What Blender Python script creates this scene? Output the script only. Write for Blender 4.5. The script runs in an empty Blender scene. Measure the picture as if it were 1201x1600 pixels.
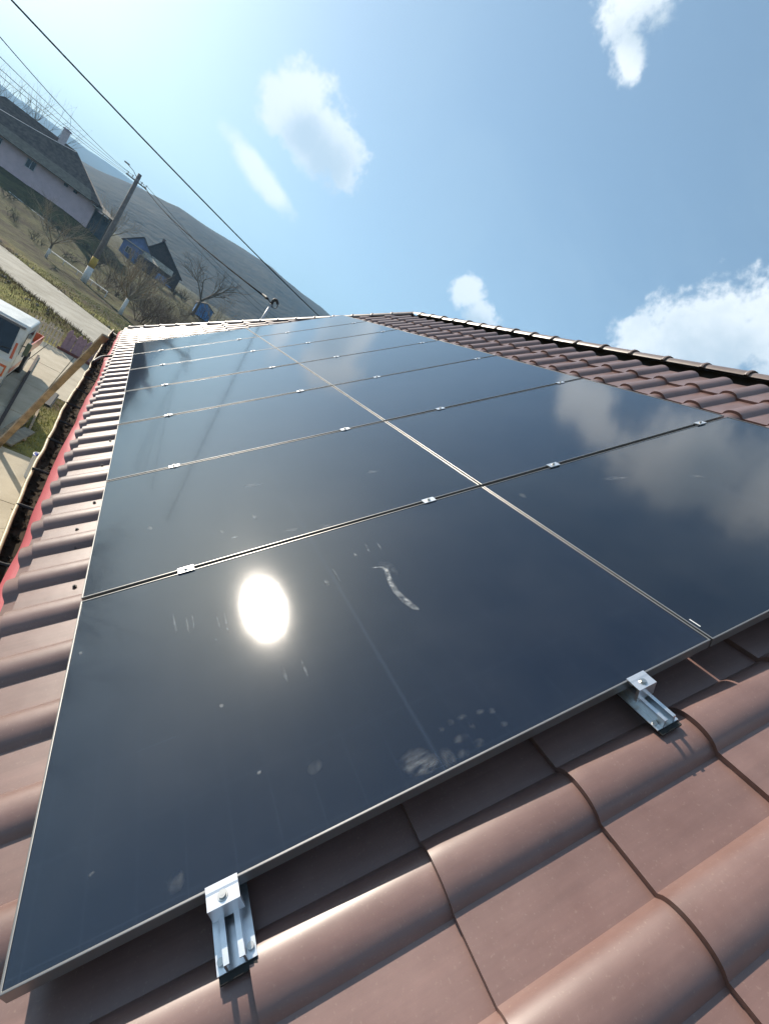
import bpy, bmesh, math, random
from mathutils import Vector, Matrix, Euler, noise
sc = bpy.context.scene
COL = sc.collection
R_ = math.radians
random.seed(7)

# ------------------------------------------------------------------ camera
# solved from the panel grid: rows are right, down, forward of the camera in world axes
RW = ((0.717581, -0.403126, 0.567949), (0.400435, -0.428406, -0.810013), (0.56985, 0.808676, -0.14599))
CAM = Vector((-0.305629, -0.542998, 1.136306)); FPX = 730.5
cd = bpy.data.cameras.new('camera'); cam = bpy.data.objects.new('camera', cd); COL.objects.link(cam)
m = Matrix.Identity(4)
for i in range(3):
    m[i][0] = RW[0][i]; m[i][1] = -RW[1][i]; m[i][2] = -RW[2][i]; m[i][3] = CAM[i]
cam.matrix_world = m
cd.sensor_fit = 'HORIZONTAL'; cd.sensor_width = 36; cd.lens = 36 * FPX / 1201
cd.clip_start = 0.02; cd.clip_end = 12000
sc.camera = cam
sc.view_settings.view_transform = 'Standard'; sc.view_settings.look = 'None'
sc.view_settings.exposure = 0.95; sc.view_settings.gamma = 1
for k_, v_ in dict(max_bounces=6, diffuse_bounces=3, glossy_bounces=3, transmission_bounces=2, volume_bounces=0, transparent_max_bounces=8, use_adaptive_sampling=True, adaptive_threshold=0.02, caustics_reflective=False, caustics_refractive=False).items(): setattr(sc.cycles, k_, v_)

# ------------------------------------------------------------------ sky, clouds, sun
SUN = Vector((-0.404, 0.783, 0.473)).normalized()
SEL = math.asin(SUN.z); SAZ = math.atan2(SUN.x, SUN.y)
W = bpy.data.worlds.new('World'); sc.world = W; W.use_nodes = True
wt = W.node_tree; wn = wt.nodes; wl = wt.links
bg = wn['Background']; bg.inputs[1].default_value = 0.077
W.cycles.sampling_method = 'MANUAL'; W.cycles.sample_map_resolution = 256
sky = wn.new('ShaderNodeTexSky'); sky.sky_type = 'NISHITA'; sky.sun_disc = False
sky.sun_elevation = SEL; sky.sun_rotation = SAZ; sky.altitude = 300
sky.air_density = 1.0; sky.dust_density = 1.7; sky.ozone_density = 0.6
tc = wn.new('ShaderNodeTexCoord')
def W_math(op, a, b=None, clamp=False):
    n = wn.new('ShaderNodeMath'); n.operation = op; n.use_clamp = clamp
    for i, v in enumerate((a, b)):
        if v is None: continue
        if isinstance(v, (int, float)): n.inputs[i].default_value = v
        else: wl.new(v, n.inputs[i])
    return n.outputs[0]
def W_noise(scale, detail, rough, dist=0.0, off=(0, 0, 0)):
    mp = wn.new('ShaderNodeMapping'); mp.inputs['Location'].default_value = off
    wl.new(tc.outputs['Generated'], mp.inputs['Vector'])
    n = wn.new('ShaderNodeTexNoise'); n.inputs['Scale'].default_value = scale; n.inputs['Detail'].default_value = detail
    n.inputs['Roughness'].default_value = rough; n.inputs['Distortion'].default_value = dist
    wl.new(mp.outputs[0], n.inputs['Vector']); return n.outputs['Fac']
def dirv(az, el):
    a, e = R_(az), R_(el); return Vector((math.sin(a) * math.cos(e), math.cos(a) * math.cos(e), math.sin(e)))
def blob(az, el, w, h, tilt):
    """1 at the middle of a cloud, 0 at its rim (w, h half sizes in degrees, tilt of the long axis)"""
    c = dirv(az, el); e1 = Vector((0, 0, 1)).cross(c) * -1; e1.normalize(); e2 = c.cross(e1) * -1; e2.normalize()
    if e2.z < 0: e2 = -e2
    t = R_(tilt); x = e1 * math.cos(t) + e2 * math.sin(t); z = c; y = z.cross(x)
    rot = Matrix((x, y, z)).transposed().to_euler()
    mp = wn.new('ShaderNodeMapping'); mp.vector_type = 'TEXTURE'
    mp.inputs['Location'].default_value = c; mp.inputs['Rotation'].default_value = rot
    mp.inputs['Scale'].default_value = (math.tan(R_(w)), math.tan(R_(h)), 0.6)
    wl.new(tc.outputs['Generated'], mp.inputs['Vector'])
    ln = wn.new('ShaderNodeVectorMath'); ln.operation = 'LENGTH'; wl.new(mp.outputs[0], ln.inputs[0])
    return W_math('SUBTRACT', 1.0, ln.outputs['Value'])
def union(vals):
    o = vals[0]
    for v in vals[1:]: o = W_math('MAXIMUM', o, v)
    return o
def ramp(v, lo, hi):
    n = wn.new('ShaderNodeMapRange'); n.interpolation_type = 'SMOOTHSTEP'
    n.inputs['From Min'].default_value = lo; n.inputs['From Max'].default_value = hi
    wl.new(v, n.inputs['Value']); return n.outputs['Result']
clouds = [(4.0, 20.6, 3.6, 3.2, 30), (8.2, 19.6, 4.6, 3.3, -25), (10.5, 18.3, 2.2, 1.6, -30), (2.6, 18.9, 2.4, 2.6, 0), (6.3, 18.0, 3.4, 2.3, -20),   # the lone cumulus
          (28.4, 17.6, 2.6, 2.0, 30), (31.4, 16.4, 2.4, 1.8, -20),                          # small one on the ridge
          (53.5, 25.5, 7.5, 5.6, 20), (60, 28, 8, 6, 0), (48.5, 22.5, 4, 3, 0), (68, 25, 10, 6, 0),   # bank at the right
          (25.5, 42.5, 3.8, 3.6, 40), (29, 39, 2.4, 1.6, -30), (24, 46, 2.2, 3.2, 0), (33, 54, 9, 5.5, 30), (44, 60, 7, 6, 0),
          (100, 26, 12, 7, 5), (150, 34, 12, 7, -10), (-150, 30, 11, 6, 10), (-100, 36, 10, 6, 0), (80, 64, 8, 5, 20), (-170, 64, 9, 6, 0)]
base = union([blob(*c) for c in clouds])
n1 = W_noise(9.0, 5, 0.62, 0.35); n2 = W_noise(26.0, 4, 0.6, 0.2, (3, 1, 2))
fld = W_math('ADD', base, W_math('MULTIPLY', W_math('SUBTRACT', n1, 0.5), 1.25))
fld = W_math('ADD', fld, W_math('MULTIPLY', W_math('SUBTRACT', n2, 0.5), 0.85))
n3 = W_noise(75.0, 4, 0.6, 0.0, (1, 7, 2))
fld = W_math('ADD', fld, W_math('MULTIPLY', W_math('SUBTRACT', n3, 0.5), 0.65))
mask = W_math('MULTIPLY', ramp(fld, 0.0, 0.5), 0.93)
# the side turned from the sun is grey and thin
shade_c = [(8.8, 18.0, 5.2, 3.6, -25), (6.2, 18.4, 3.0, 2.8, 0), (31.5, 15.5, 2.8, 2.0, 0), (58, 23.5, 10, 6, 0), (30, 41, 4, 3, 0), (36, 56, 8, 5, 0)]
shd = union([blob(*c) for c in shade_c])
shf = W_math('MULTIPLY', ramp(W_math('ADD', shd, W_math('ADD', W_math('MULTIPLY', W_math('SUBTRACT', n1, 0.5), 1.6), W_math('MULTIPLY', W_math('SUBTRACT', n2, 0.5), 0.6))), -0.1, 1.0), 0.85)
# thin streak and veil
st = union([blob(4.4, 13.1, 5.4, 1.5, -14)])
stm = W_math('MULTIPLY', ramp(W_math('ADD', st, W_math('MULTIPLY', W_math('SUBTRACT', n2, 0.5), 0.9)), 0.0, 0.6), 0.95)
veil = W_math('MULTIPLY', ramp(W_noise(2.2, 6, 0.6, 0.6, (5, 2, 9)), 0.40, 0.8), 0.25)
veil = W_math('ADD', veil, 0.18)
def W_mix(f, a, b):
    n = wn.new('ShaderNodeMix'); n.data_type = 'RGBA'
    if isinstance(f, float): n.inputs['Factor'].default_value = f
    else: wl.new(f, n.inputs['Factor'])
    for s, v in ((6, a), (7, b)):
        if isinstance(v, tuple): n.inputs[s].default_value = v
        else: wl.new(v, n.inputs[s])
    return n.outputs[2]
ccol = W_mix(shf, (8.0, 8.3, 8.4, 1), (4.2, 5.0, 5.6, 1))
wb = wn.new('ShaderNodeMix'); wb.data_type = 'RGBA'; wb.blend_type = 'MULTIPLY'; wb.inputs['Factor'].default_value = 1.0
wl.new(sky.outputs[0], wb.inputs[6]); wb.inputs[7].default_value = (.82, .985, 1.05, 1)
c0 = W_mix(veil, wb.outputs[2], (3.8, 5.1, 6.0, 1))
c1 = W_mix(stm, c0, (9.4, 9.6, 9.6, 1))
mk = W_math('MULTIPLY', mask, W_math('SUBTRACT', 1.0, W_math('MULTIPLY', shf, 0.12)))
wl.new(W_mix(mk, c1, ccol), bg.inputs[0])

sd = bpy.data.lights.new('sun', 'SUN'); sun = bpy.data.objects.new('sun', sd); COL.objects.link(sun)
sd.energy = 5.0; sd.angle = R_(0.53); sd.color = (1.0, 0.90, 0.765)
sun.rotation_euler = SUN.to_track_quat('Z', 'Y').to_euler(); sun.location = SUN * 60

# ------------------------------------------------------------------ helpers
S = R_(43.0); CS, SN = math.cos(S), math.sin(S)
def uvn(u, v, n): return Vector((u * CS - n * SN, v, u * SN + n * CS))     # roof plane axes -> world
ROT = (0, -S, 0)
def ray(px, py):
    a, b = (px - 600.5) / FPX, (py - 800) / FPX
    return Vector([RW[0][i] * a + RW[1][i] * b + RW[2][i] for i in range(3)])
def at(px, py, Y):
    d = ray(px, py); return CAM + d * ((Y - CAM.y) / d.y)
def gd(px, py, z):
    d = ray(px, py); return CAM + d * ((z - CAM.z) / d.z)
def onroof(px, py, n=0.0):
    d = ray(px, py); k = Vector((-SN, 0, CS)); t = (n - CAM.dot(k)) / d.dot(k); p = CAM + d * t
    return p.x * CS + p.z * SN, p.y

MATS = {}
def mat(name, col, rough=0.6, metal=0.0, var=0.0, scale=8.0, col2=None, bump=0.0, bscale=40.0, spec=0.5, coat=0.0, detail=6, rvar=0.0):
    if name in MATS: return MATS[name]
    M = bpy.data.materials.new(name); M.use_nodes = True; MATS[name] = M
    nt = M.node_tree; b = nt.nodes['Principled BSDF']
    b.inputs['Base Color'].default_value = (*col, 1); b.inputs['Roughness'].default_value = rough
    b.inputs['Metallic'].default_value = metal; b.inputs['Specular IOR Level'].default_value = spec
    b.inputs['Coat Weight'].default_value = coat; b.inputs['Coat Roughness'].default_value = 0.15
    tcn = nt.nodes.new('ShaderNodeTexCoord')
    if var or col2 or rvar:
        n = nt.nodes.new('ShaderNodeTexNoise'); n.inputs['Scale'].default_value = scale; n.inputs['Detail'].default_value = detail
        n.inputs['Roughness'].default_value = 0.62
        nt.links.new(tcn.outputs['Object'], n.inputs['Vector'])
        r = nt.nodes.new('ShaderNodeValToRGB'); r.color_ramp.elements[0].position = 0.36; r.color_ramp.elements[1].position = 0.66
        c2 = col2 or tuple(min(1, c * (1 + var)) for c in col); c1_ = col if col2 else tuple(c * (1 - var) for c in col)
        r.color_ramp.elements[0].color = (*c1_, 1); r.color_ramp.elements[1].color = (*c2, 1)
        nt.links.new(n.outputs['Fac'], r.inputs['Fac']); nt.links.new(r.outputs[0], b.inputs['Base Color'])
        if rvar:
            mr = nt.nodes.new('ShaderNodeMapRange'); mr.inputs['To Min'].default_value = rough - rvar; mr.inputs['To Max'].default_value = rough + rvar
            nt.links.new(n.outputs['Fac'], mr.inputs['Value']); nt.links.new(mr.outputs[0], b.inputs['Roughness'])
    if bump:
        n = nt.nodes.new('ShaderNodeTexNoise'); n.inputs['Scale'].default_value = bscale; n.inputs['Detail'].default_value = 5
        nt.links.new(tcn.outputs['Object'], n.inputs['Vector'])
        bp = nt.nodes.new('ShaderNodeBump'); bp.inputs['Strength'].default_value = bump; bp.inputs['Distance'].default_value = 0.02
        nt.links.new(n.outputs['Fac'], bp.inputs['Height']); nt.links.new(bp.outputs[0], b.inputs['Normal'])
    return M

class MB:
    """collects vertices and faces, links them as one mesh object"""
    def __init__(s): s.v = []; s.f = []
    def add(s, vs, fs):
        o = len(s.v); s.v += [tuple(v) for v in vs]; s.f += [tuple(i + o for i in f) for f in fs]
    def box(s, lo, hi, M=None):
        x0, y0, z0 = lo; x1, y1, z1 = hi
        vs = [Vector(p) for p in ((x0, y0, z0), (x1, y0, z0), (x1, y1, z0), (x0, y1, z0), (x0, y0, z1), (x1, y0, z1), (x1, y1, z1), (x0, y1, z1))]
        if M is not None: vs = [M @ p for p in vs]
        s.add(vs, [(0, 3, 2, 1), (4, 5, 6, 7), (0, 1, 5, 4), (1, 2, 6, 5), (2, 3, 7, 6), (3, 0, 4, 7)])
    def bar(s, a, b, w, h, up=(0, 0, 1)):
        a, b = Vector(a), Vector(b); d = (b - a).normalized(); x = d.cross(Vector(up)).normalized(); y = x.cross(d)
        vs = [p + x * sx * w / 2 + y * sy * h / 2 for p in (a, b) for sx, sy in ((-1, -1), (1, -1), (1, 1), (-1, 1))]
        s.add(vs, [(0, 3, 2, 1), (4, 5, 6, 7), (0, 1, 5, 4), (1, 2, 6, 5), (2, 3, 7, 6), (3, 0, 4, 7)])
    def tube(s, pts, rad, n=8, cap=True):
        pts = [Vector(p) for p in pts]; k = len(pts); rads = rad if isinstance(rad, (list, tuple)) else [rad] * k
        vs = []; ref = Vector((0, 0, 1))
        for i, p in enumerate(pts):
            d = (pts[min(i + 1, k - 1)] - pts[max(i - 1, 0)]).normalized()
            if abs(d.dot(ref)) > 0.95: ref = Vector((1, 0, 0)) if abs(d.x) < 0.9 else Vector((0, 1, 0))
            x = d.cross(ref).normalized(); y = x.cross(d)
            vs += [p + (x * math.cos(t) + y * math.sin(t)) * rads[i] for t in (2 * math.pi * j / n for j in range(n))]
        fs = [(i * n + j, i * n + (j + 1) % n, (i + 1) * n + (j + 1) % n, (i + 1) * n + j) for i in range(k - 1) for j in range(n)]
        if cap: fs += [tuple(range(n - 1, -1, -1)), tuple((k - 1) * n + j for j in range(n))]
        s.add(vs, fs)
    def prism(s, poly, a, b, M=None):
        """closed polygon of (x,z) extruded along y from a to b"""
        n = len(poly); vs = [Vector((x, y, z)) for y in (a, b) for x, z in poly]
        if M is not None: vs = [M @ p for p in vs]
        s.add(vs, [tuple(range(n)), tuple(range(2 * n - 1, n - 1, -1))] + [(i, n + i, n + (i + 1) % n, (i + 1) % n) for i in range(n)])
    def mesh(s, name, material, smooth=False):
        me = bpy.data.meshes.new(name); me.from_pydata(s.v, [], s.f); me.materials.append(material)
        bm = bmesh.new(); bm.from_mesh(me); bmesh.ops.recalc_face_normals(bm, faces=bm.faces); bm.to_mesh(me); bm.free()
        if smooth:
            for p in me.polygons: p.use_smooth = True
        me.update(); return me
    def build(s, name, material, parent=None, loc=(0, 0, 0), rot=(0, 0, 0), smooth=False, bevel=0.0):
        o = bpy.data.objects.new(name, s.mesh(name, material, smooth)); COL.objects.link(o)
        o.location = loc; o.rotation_euler = rot
        if parent is not None: o.parent = parent
        if bevel:
            md = o.modifiers.new('bevel', 'BEVEL'); md.width = bevel; md.segments = 2; md.limit_method = 'ANGLE'; md.angle_limit = R_(40)
        return o
def autosmooth(o, ang=35):
    me = o.data
    for p in me.polygons: p.use_smooth = True
    me.set_sharp_from_angle(angle=R_(ang))
def tag(o, label=None, cat=None, group=None, kind=None):
    for k, v in (('label', label), ('category', cat), ('group', group), ('kind', kind)):
        if v: o[k] = v
    return o
def empty(name, loc=(0, 0, 0), rot=(0, 0, 0)):
    o = bpy.data.objects.new(name, None); COL.objects.link(o); o.location = loc; o.rotation_euler = rot
    o.empty_display_size = 0.1; return o
def link(name, me, parent, loc, rot=(0, 0, 0)):
    o = bpy.data.objects.new(name, me); COL.objects.link(o); o.parent = parent; o.location = loc; o.rotation_euler = rot; return o
def sstep(a, b, x):
    t = max(0.0, min(1.0, (x - a) / (b - a))); return t * t * (3 - 2 * t)
def lerp_tab(tab, x):
    if x <= tab[0][0]: return tab[0][1]
    for (a, p), (b, q) in zip(tab, tab[1:]):
        if x <= b: return p + (q - p) * (x - a) / (b - a)
    return tab[-1][1]

# ------------------------------------------------------------------ terrain
GZ = -3.8
def road_y(x): return 34.5 - 1.12 * (x + 3.0)            # centre line of the village road
def zg(x, y):
    t = sstep(60, 98, y)
    top = 0.9 + (-1.6) * sstep(-13, -2, x)
    z = GZ + (top - GZ) * t + max(0, y - 98) * 0.012
    d = (y - road_y(x)) / 1.5
    near = sstep(23.5, 26, y) * (1 - sstep(300, 500, y))
    if abs(d) < 2.6: near *= 0.06
    nz = noise.noise(Vector((x * 0.5, y * 0.5, 0))) * 0.10 + noise.noise(Vector((x * 2.1, y * 2.1, 3))) * 0.06
    bank = math.exp(-((d + 3.9) / 0.8) ** 2) * 0.32 + math.exp(-((d - 3.6) / 0.7) ** 2) * -0.2
    return z + near * (nz + bank * 1.0)
def axis(lo, hi, fine_lo, fine_hi, step):
    a = []; x = fine_lo; s = step
    while x > lo: s *= 1.18; x -= s; a.append(x)
    a = a[::-1]; x = fine_lo
    while x < fine_hi: a.append(x); x += step
    s = step
    while x < hi: a.append(x); s *= 1.18; x += s
    a.append(hi); return a
xs = axis(-2600, 2600, -16, 8, 0.4); ys = axis(-2600, 2700, 22, 66, 0.4)
g = MB(); nx = len(xs)
g.v = [(x, y, zg(x, y)) for y in ys for x in xs]
g.f = [(j * nx + i, j * nx + i + 1, (j + 1) * nx + i + 1, (j + 1) * nx + i) for j in range(len(ys) - 1) for i in range(nx - 1)]
def ground_material():
    M = bpy.data.materials.new('dry_grass_ground'); M.use_nodes = True; nt = M.node_tree; b = nt.nodes['Principled BSDF']
    b.inputs['Roughness'].default_value = 0.95; b.inputs['Specular IOR Level'].default_value = 0.1
    t = nt.nodes.new('ShaderNodeTexCoord')
    def nz(scale, det):
        n = nt.nodes.new('ShaderNodeTexNoise'); n.inputs['Scale'].default_value = scale; n.inputs['Detail'].default_value = det; n.inputs['Roughness'].default_value = .65
        nt.links.new(t.outputs['Object'], n.inputs['Vector']); return n.outputs['Fac']
    a, c = nz(0.35, 8), nz(2.6, 6)
    r1 = nt.nodes.new('ShaderNodeValToRGB'); e = r1.color_ramp.elements
    e[0].position = .38; e[0].color = (.12, .088, .055, 1); e[1].position = .56; e[1].color = (.235, .225, .075, 1)
    k = e.new(.72); k.color = (.33, .30, .12, 1)
    nt.links.new(a, r1.inputs['Fac'])
    r2 = nt.nodes.new('ShaderNodeValToRGB'); r2.color_ramp.elements[0].position = .3; r2.color_ramp.elements[1].position = .7
    r2.color_ramp.elements[0].color = (.5, .5, .5, 1); r2.color_ramp.elements[1].color = (1.25, 1.2, 1.1, 1)
    nt.links.new(c, r2.inputs['Fac'])
    mx = nt.nodes.new('ShaderNodeMix'); mx.data_type = 'RGBA'; mx.blend_type = 'MULTIPLY'; mx.inputs['Factor'].default_value = 1
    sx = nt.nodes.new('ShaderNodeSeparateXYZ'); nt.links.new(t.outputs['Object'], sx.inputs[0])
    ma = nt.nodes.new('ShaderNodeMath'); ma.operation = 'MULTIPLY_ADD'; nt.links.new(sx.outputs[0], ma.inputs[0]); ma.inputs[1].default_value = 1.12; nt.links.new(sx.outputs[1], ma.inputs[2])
    gm = nt.nodes.new('ShaderNodeMapRange'); gm.inputs['From Min'].default_value = 38.2; gm.inputs['From Max'].default_value = 40.5; nt.links.new(ma.outputs[0], gm.inputs['Value'])  # beyond the road the backlit slope's shade is painted into the garden ground
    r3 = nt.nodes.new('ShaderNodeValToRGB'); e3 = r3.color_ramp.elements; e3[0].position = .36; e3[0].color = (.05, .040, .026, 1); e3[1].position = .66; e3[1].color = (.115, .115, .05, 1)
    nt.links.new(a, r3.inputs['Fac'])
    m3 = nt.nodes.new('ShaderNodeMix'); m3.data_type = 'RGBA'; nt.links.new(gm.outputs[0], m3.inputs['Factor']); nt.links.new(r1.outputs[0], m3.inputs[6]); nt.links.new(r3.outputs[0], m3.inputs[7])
    nt.links.new(m3.outputs[2], mx.inputs[6]); nt.links.new(r2.outputs[0], mx.inputs[7]); nt.links.new(mx.outputs[2], b.inputs['Base Color'])
    bp = nt.nodes.new('ShaderNodeBump'); bp.inputs['Strength'].default_value = .8; bp.inputs['Distance'].default_value = .08
    nt.links.new(nz(14, 5), bp.inputs['Height']); nt.links.new(bp.outputs[0], b.inputs['Normal']); return M
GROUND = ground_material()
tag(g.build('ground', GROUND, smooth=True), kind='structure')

# road: a strip with worn edges
rd = MB(); n = 90
for i in range(n + 1):
    x = -75 + i * 1.0; y = road_y(x); w0 = 2.75 + 0.12 * math.sin(x * 1.3) + 0.2 * noise.noise(Vector((x, 0, 0))); w1 = 2.75 + 0.2 * noise.noise(Vector((x * .8, 7, 0)))
    for t in (-w0, -1, 1, w1): yy = y + t * 1.5; rd.v.append((x, yy, GZ + 0.05 + (0.05 if abs(t) < 2 else 0.0)))
for i in range(n):
    for j in range(3): a = i * 4 + j; rd.f.append((a, a + 1, a + 5, a + 4))
tag(rd.build('road', mat('road_gravel_asphalt', (.30, .275, .225), .95, 0, 0, 0.9, col2=(.42, .39, .33), bump=.4, bscale=9, spec=.15)), kind='structure')

# hills: real ridges far behind the village, heights in metres along the ridge
def hill(name, Y, tab, depth, colr, col2, seed, drop):
    h = MB(); X = []; x = -Y * 1.3
    while x < Y * 1.3: X.append(x); x += Y * 0.012
    rows = 26
    for j in range(rows + 1):
        t = j / rows; prof = math.sin(t * math.pi * 0.5) ** 1.15 if t < .999 else 1
        for x in X:
            az = math.degrees(math.atan2(x, Y)); top = CAM.z + Y * math.tan(R_(lerp_tab(tab, az))) / math.cos(math.atan2(x, Y))
            y = Y - depth * (1 - t)
            rn = noise.noise(Vector((x * .004 + seed, y * .004, 0))) * .13 + noise.noise(Vector((x * .015, y * .015, seed))) * .04
            z = drop + (top - drop) * prof * (1 + rn * (1 - t) * 2) + noise.noise(Vector((x * .03, y * .03, seed))) * Y * .0012 + noise.noise(Vector((x * .11, y * .1, seed))) * Y * .0009
            h.v.append((x, y, z))
    k = len(X)
    for x in X: h.v.append((x, Y + depth * .5, drop))
    for j in range(rows + 1):
        for i in range(k - 1): h.f.append((j * k + i, j * k + i + 1, (j + 1) * k + i + 1, (j + 1) * k + i))
    M = mat(name + '_wood', colr, .95, 0, 0, 0.02, col2=col2, bump=.55, bscale=.13, spec=.05, detail=9)
    M.node_tree.nodes['Bump'].inputs['Distance'].default_value = 8
    tag(h.build(name, M, smooth=True), kind='structure')
hill('hill', 900, [(-40, 2.0), (-12, 2.4), (-8, 2.9), (-5, 3.7), (-2.5, 4.6), (-.1, 5.5), (2.6, 5.81), (4.2, 6.04), (6.25, 6.4), (7.7, 6.27), (9.7, 6.13), (11.6, 6.2), (13.6, 6.17), (16, 6.0), (25, 5.4), (40, 4)], 640, (.022, .021, .018), (.066, .056, .040), 1.3, -6)
hill('far_hill', 2300, [(-45, 3.6), (-20, 4.3), (-8.7, 4.62), (-7.2, 4.65), (-4.8, 5.0), (-2.5, 5.08), (0, 5.0), (6, 4.4), (30, 3.0)], 1100, (.03, .028, .022), (.06, .052, .036), 5.7, -10)
# ------------------------------------------------------------------ the house we stand at
PITCH_V, PITCH_U = 0.282, 0.375
RIB0 = -0.126                        # a rib crest
U_EAVE, U_RIDGE = -0.365, 4.72
V_RIDGE_END, V_NEAR = 7.6, -7.0
HIP = (U_RIDGE - U_EAVE) * CS       # plan length of the hip
VAL, CRN, STEP = -0.119, -0.082, 0.018
def hip_v(u): return V_RIDGE_END + (U_RIDGE - u) * CS
def tile_material(name, a, b):
    M = bpy.data.materials.new(name); M.use_nodes = True; MATS[name] = M; nt = M.node_tree; p = nt.nodes['Principled BSDF']
    p.inputs['Roughness'].default_value = .40; p.inputs['Specular IOR Level'].default_value = .5; p.inputs['Coat Weight'].default_value = .5; p.inputs['Coat Roughness'].default_value = .33
    ge = nt.nodes.new('ShaderNodeNewGeometry'); oi = nt.nodes.new('ShaderNodeObjectInfo')
    n = nt.nodes.new('ShaderNodeTexNoise'); n.inputs['Scale'].default_value = 3.2; n.inputs['Detail'].default_value = 8; n.inputs['Roughness'].default_value = .7
    nt.links.new(ge.outputs['Position'], n.inputs['Vector'])
    r = nt.nodes.new('ShaderNodeValToRGB'); r.color_ramp.elements[0].position = .3; r.color_ramp.elements[1].position = .72
    r.color_ramp.elements[0].color = (*a, 1); r.color_ramp.elements[1].color = (*b, 1)
    nt.links.new(n.outputs['Fac'], r.inputs['Fac'])
    hs = nt.nodes.new('ShaderNodeHueSaturation'); mr = nt.nodes.new('ShaderNodeMapRange'); mr.inputs['To Min'].default_value = .93; mr.inputs['To Max'].default_value = 1.07
    nt.links.new(oi.outputs['Random'], mr.inputs['Value']); nt.links.new(mr.outputs[0], hs.inputs['Value']); nt.links.new(r.outputs[0], hs.inputs['Color'])
    mp = nt.nodes.new('ShaderNodeMapping'); mp.inputs['Rotation'].default_value = (0, S, 0); mp.inputs['Scale'].default_value = (1.3, 17, 1.3)
    nt.links.new(ge.outputs['Position'], mp.inputs['Vector'])
    stn = nt.nodes.new('ShaderNodeTexNoise'); stn.inputs['Scale'].default_value = 1.0; stn.inputs['Detail'].default_value = 6; stn.inputs['Roughness'].default_value = .7
    nt.links.new(mp.outputs[0], stn.inputs['Vector'])
    sr = nt.nodes.new('ShaderNodeMapRange'); sr.inputs['From Min'].default_value = .3; sr.inputs['From Max'].default_value = .7; sr.inputs['To Min'].default_value = .84; sr.inputs['To Max'].default_value = 1.12
    nt.links.new(stn.outputs['Fac'], sr.inputs['Value'])
    hs2 = nt.nodes.new('ShaderNodeHueSaturation'); nt.links.new(hs.outputs[0], hs2.inputs['Color']); nt.links.new(sr.outputs[0], hs2.inputs['Value']); hs = hs2
    # dust specks
    v = nt.nodes.new('ShaderNodeTexNoise'); v.inputs['Scale'].default_value = 160; v.inputs['Detail'].default_value = 3
    nt.links.new(ge.outputs['Position'], v.inputs['Vector'])
    vr = nt.nodes.new('ShaderNodeMapRange'); vr.inputs['From Min'].default_value = .62; vr.inputs['From Max'].default_value = .74; vr.inputs['To Max'].default_value = .35
    nt.links.new(v.outputs['Fac'], vr.inputs['Value'])
    mx = nt.nodes.new('ShaderNodeMix'); mx.data_type = 'RGBA'; nt.links.new(vr.outputs[0], mx.inputs['Factor'])
    nt.links.new(hs.outputs[0], mx.inputs[6]); mx.inputs[7].default_value = (.30, .22, .18, 1)
    nt.links.new(mx.outputs[2], p.inputs['Base Color'])
    rr = nt.nodes.new('ShaderNodeMapRange'); rr.inputs['To Min'].default_value = .38; rr.inputs['To Max'].default_value = .52
    nt.links.new(n.outputs['Fac'], rr.inputs['Value']); nt.links.new(rr.outputs[0], p.inputs['Roughness'])
    w = nt.nodes.new('ShaderNodeTexNoise'); w.inputs['Scale'].default_value = 9; w.inputs['Detail'].default_value = 2
    nt.links.new(ge.outputs['Position'], w.inputs['Vector'])
    bp = nt.nodes.new('ShaderNodeBump'); bp.inputs['Strength'].default_value = .25; bp.inputs['Distance'].default_value = .006
    nt.links.new(w.outputs['Fac'], bp.inputs['Height']); nt.links.new(bp.outputs[0], p.inputs['Normal'])
    return M
TILE = tile_material('brown_coated_steel', (.150, .082, .070), (.210, .126, .110))
def rib(s):
    """height 0..1 of the pressed wave; s = offset along v from the crest"""
    a = abs(s)
    if a > .068: return 0.0
    t = a / .068
    return (1 - t ** 2.2) ** .66
def tile_mesh(name, nv, length=PITCH_U, w=PITCH_V):
    """one pressed tile: local x up the slope from its lower lip, y along the eaves, z off the roof; origin on the nominal plane"""
    mb = MB()
    if nv > 20: ss = sorted(set([-w / 2, -.12, -.1] + [-.0705 + .141 * i / (nv - 6) for i in range(nv - 5)] + [.1, .12, w / 2]))
    else: ss = [-w / 2] + [-.069 + .138 * i / (nv - 2) for i in range(nv - 1)] + [w / 2]
    prof = [(0.0, -.5), (0.0, 1.0), (0.03, .97), (length * .55, .42), (length + .004, -.02)]
    for du, st in prof:
        for s in ss:
            h = rib(s); sag = -.004 * math.cos(s / (w / 2) * math.pi) * (h < .02) if False else 0
            mb.v.append((du, s, VAL + (CRN - VAL) * h + STEP * st + sag))
    k = len(ss)
    for j in range(len(prof) - 1):
        for i in range(k - 1): mb.f.append((j * k + i, j * k + i + 1, (j + 1) * k + i + 1, (j + 1) * k + i))
    me = bpy.data.meshes.new(name); me.from_pydata(mb.v, [], mb.f); me.materials.append(TILE)
    for p in me.polygons: p.use_smooth = True
    me.set_sharp_from_angle(angle=R_(50)); me.update()
    if me.polygons[-1].normal.z < 0: me.flip_normals()
    return me, mb
house = tag(empty('tiled_house', (3.4, 1.5, GZ)), 'house with brown wavy metal tile roof carrying the solar panels', 'house')
HL = house.location
def hpart(mb, name, m_, parent=house, **k): 
    off = HL if parent is house else Vector((0, 0, 0))
    return mb.build(name, m_, parent, loc=(-HL.x, -HL.y, -HL.z) if parent is house else (0, 0, 0), **k)
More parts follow.
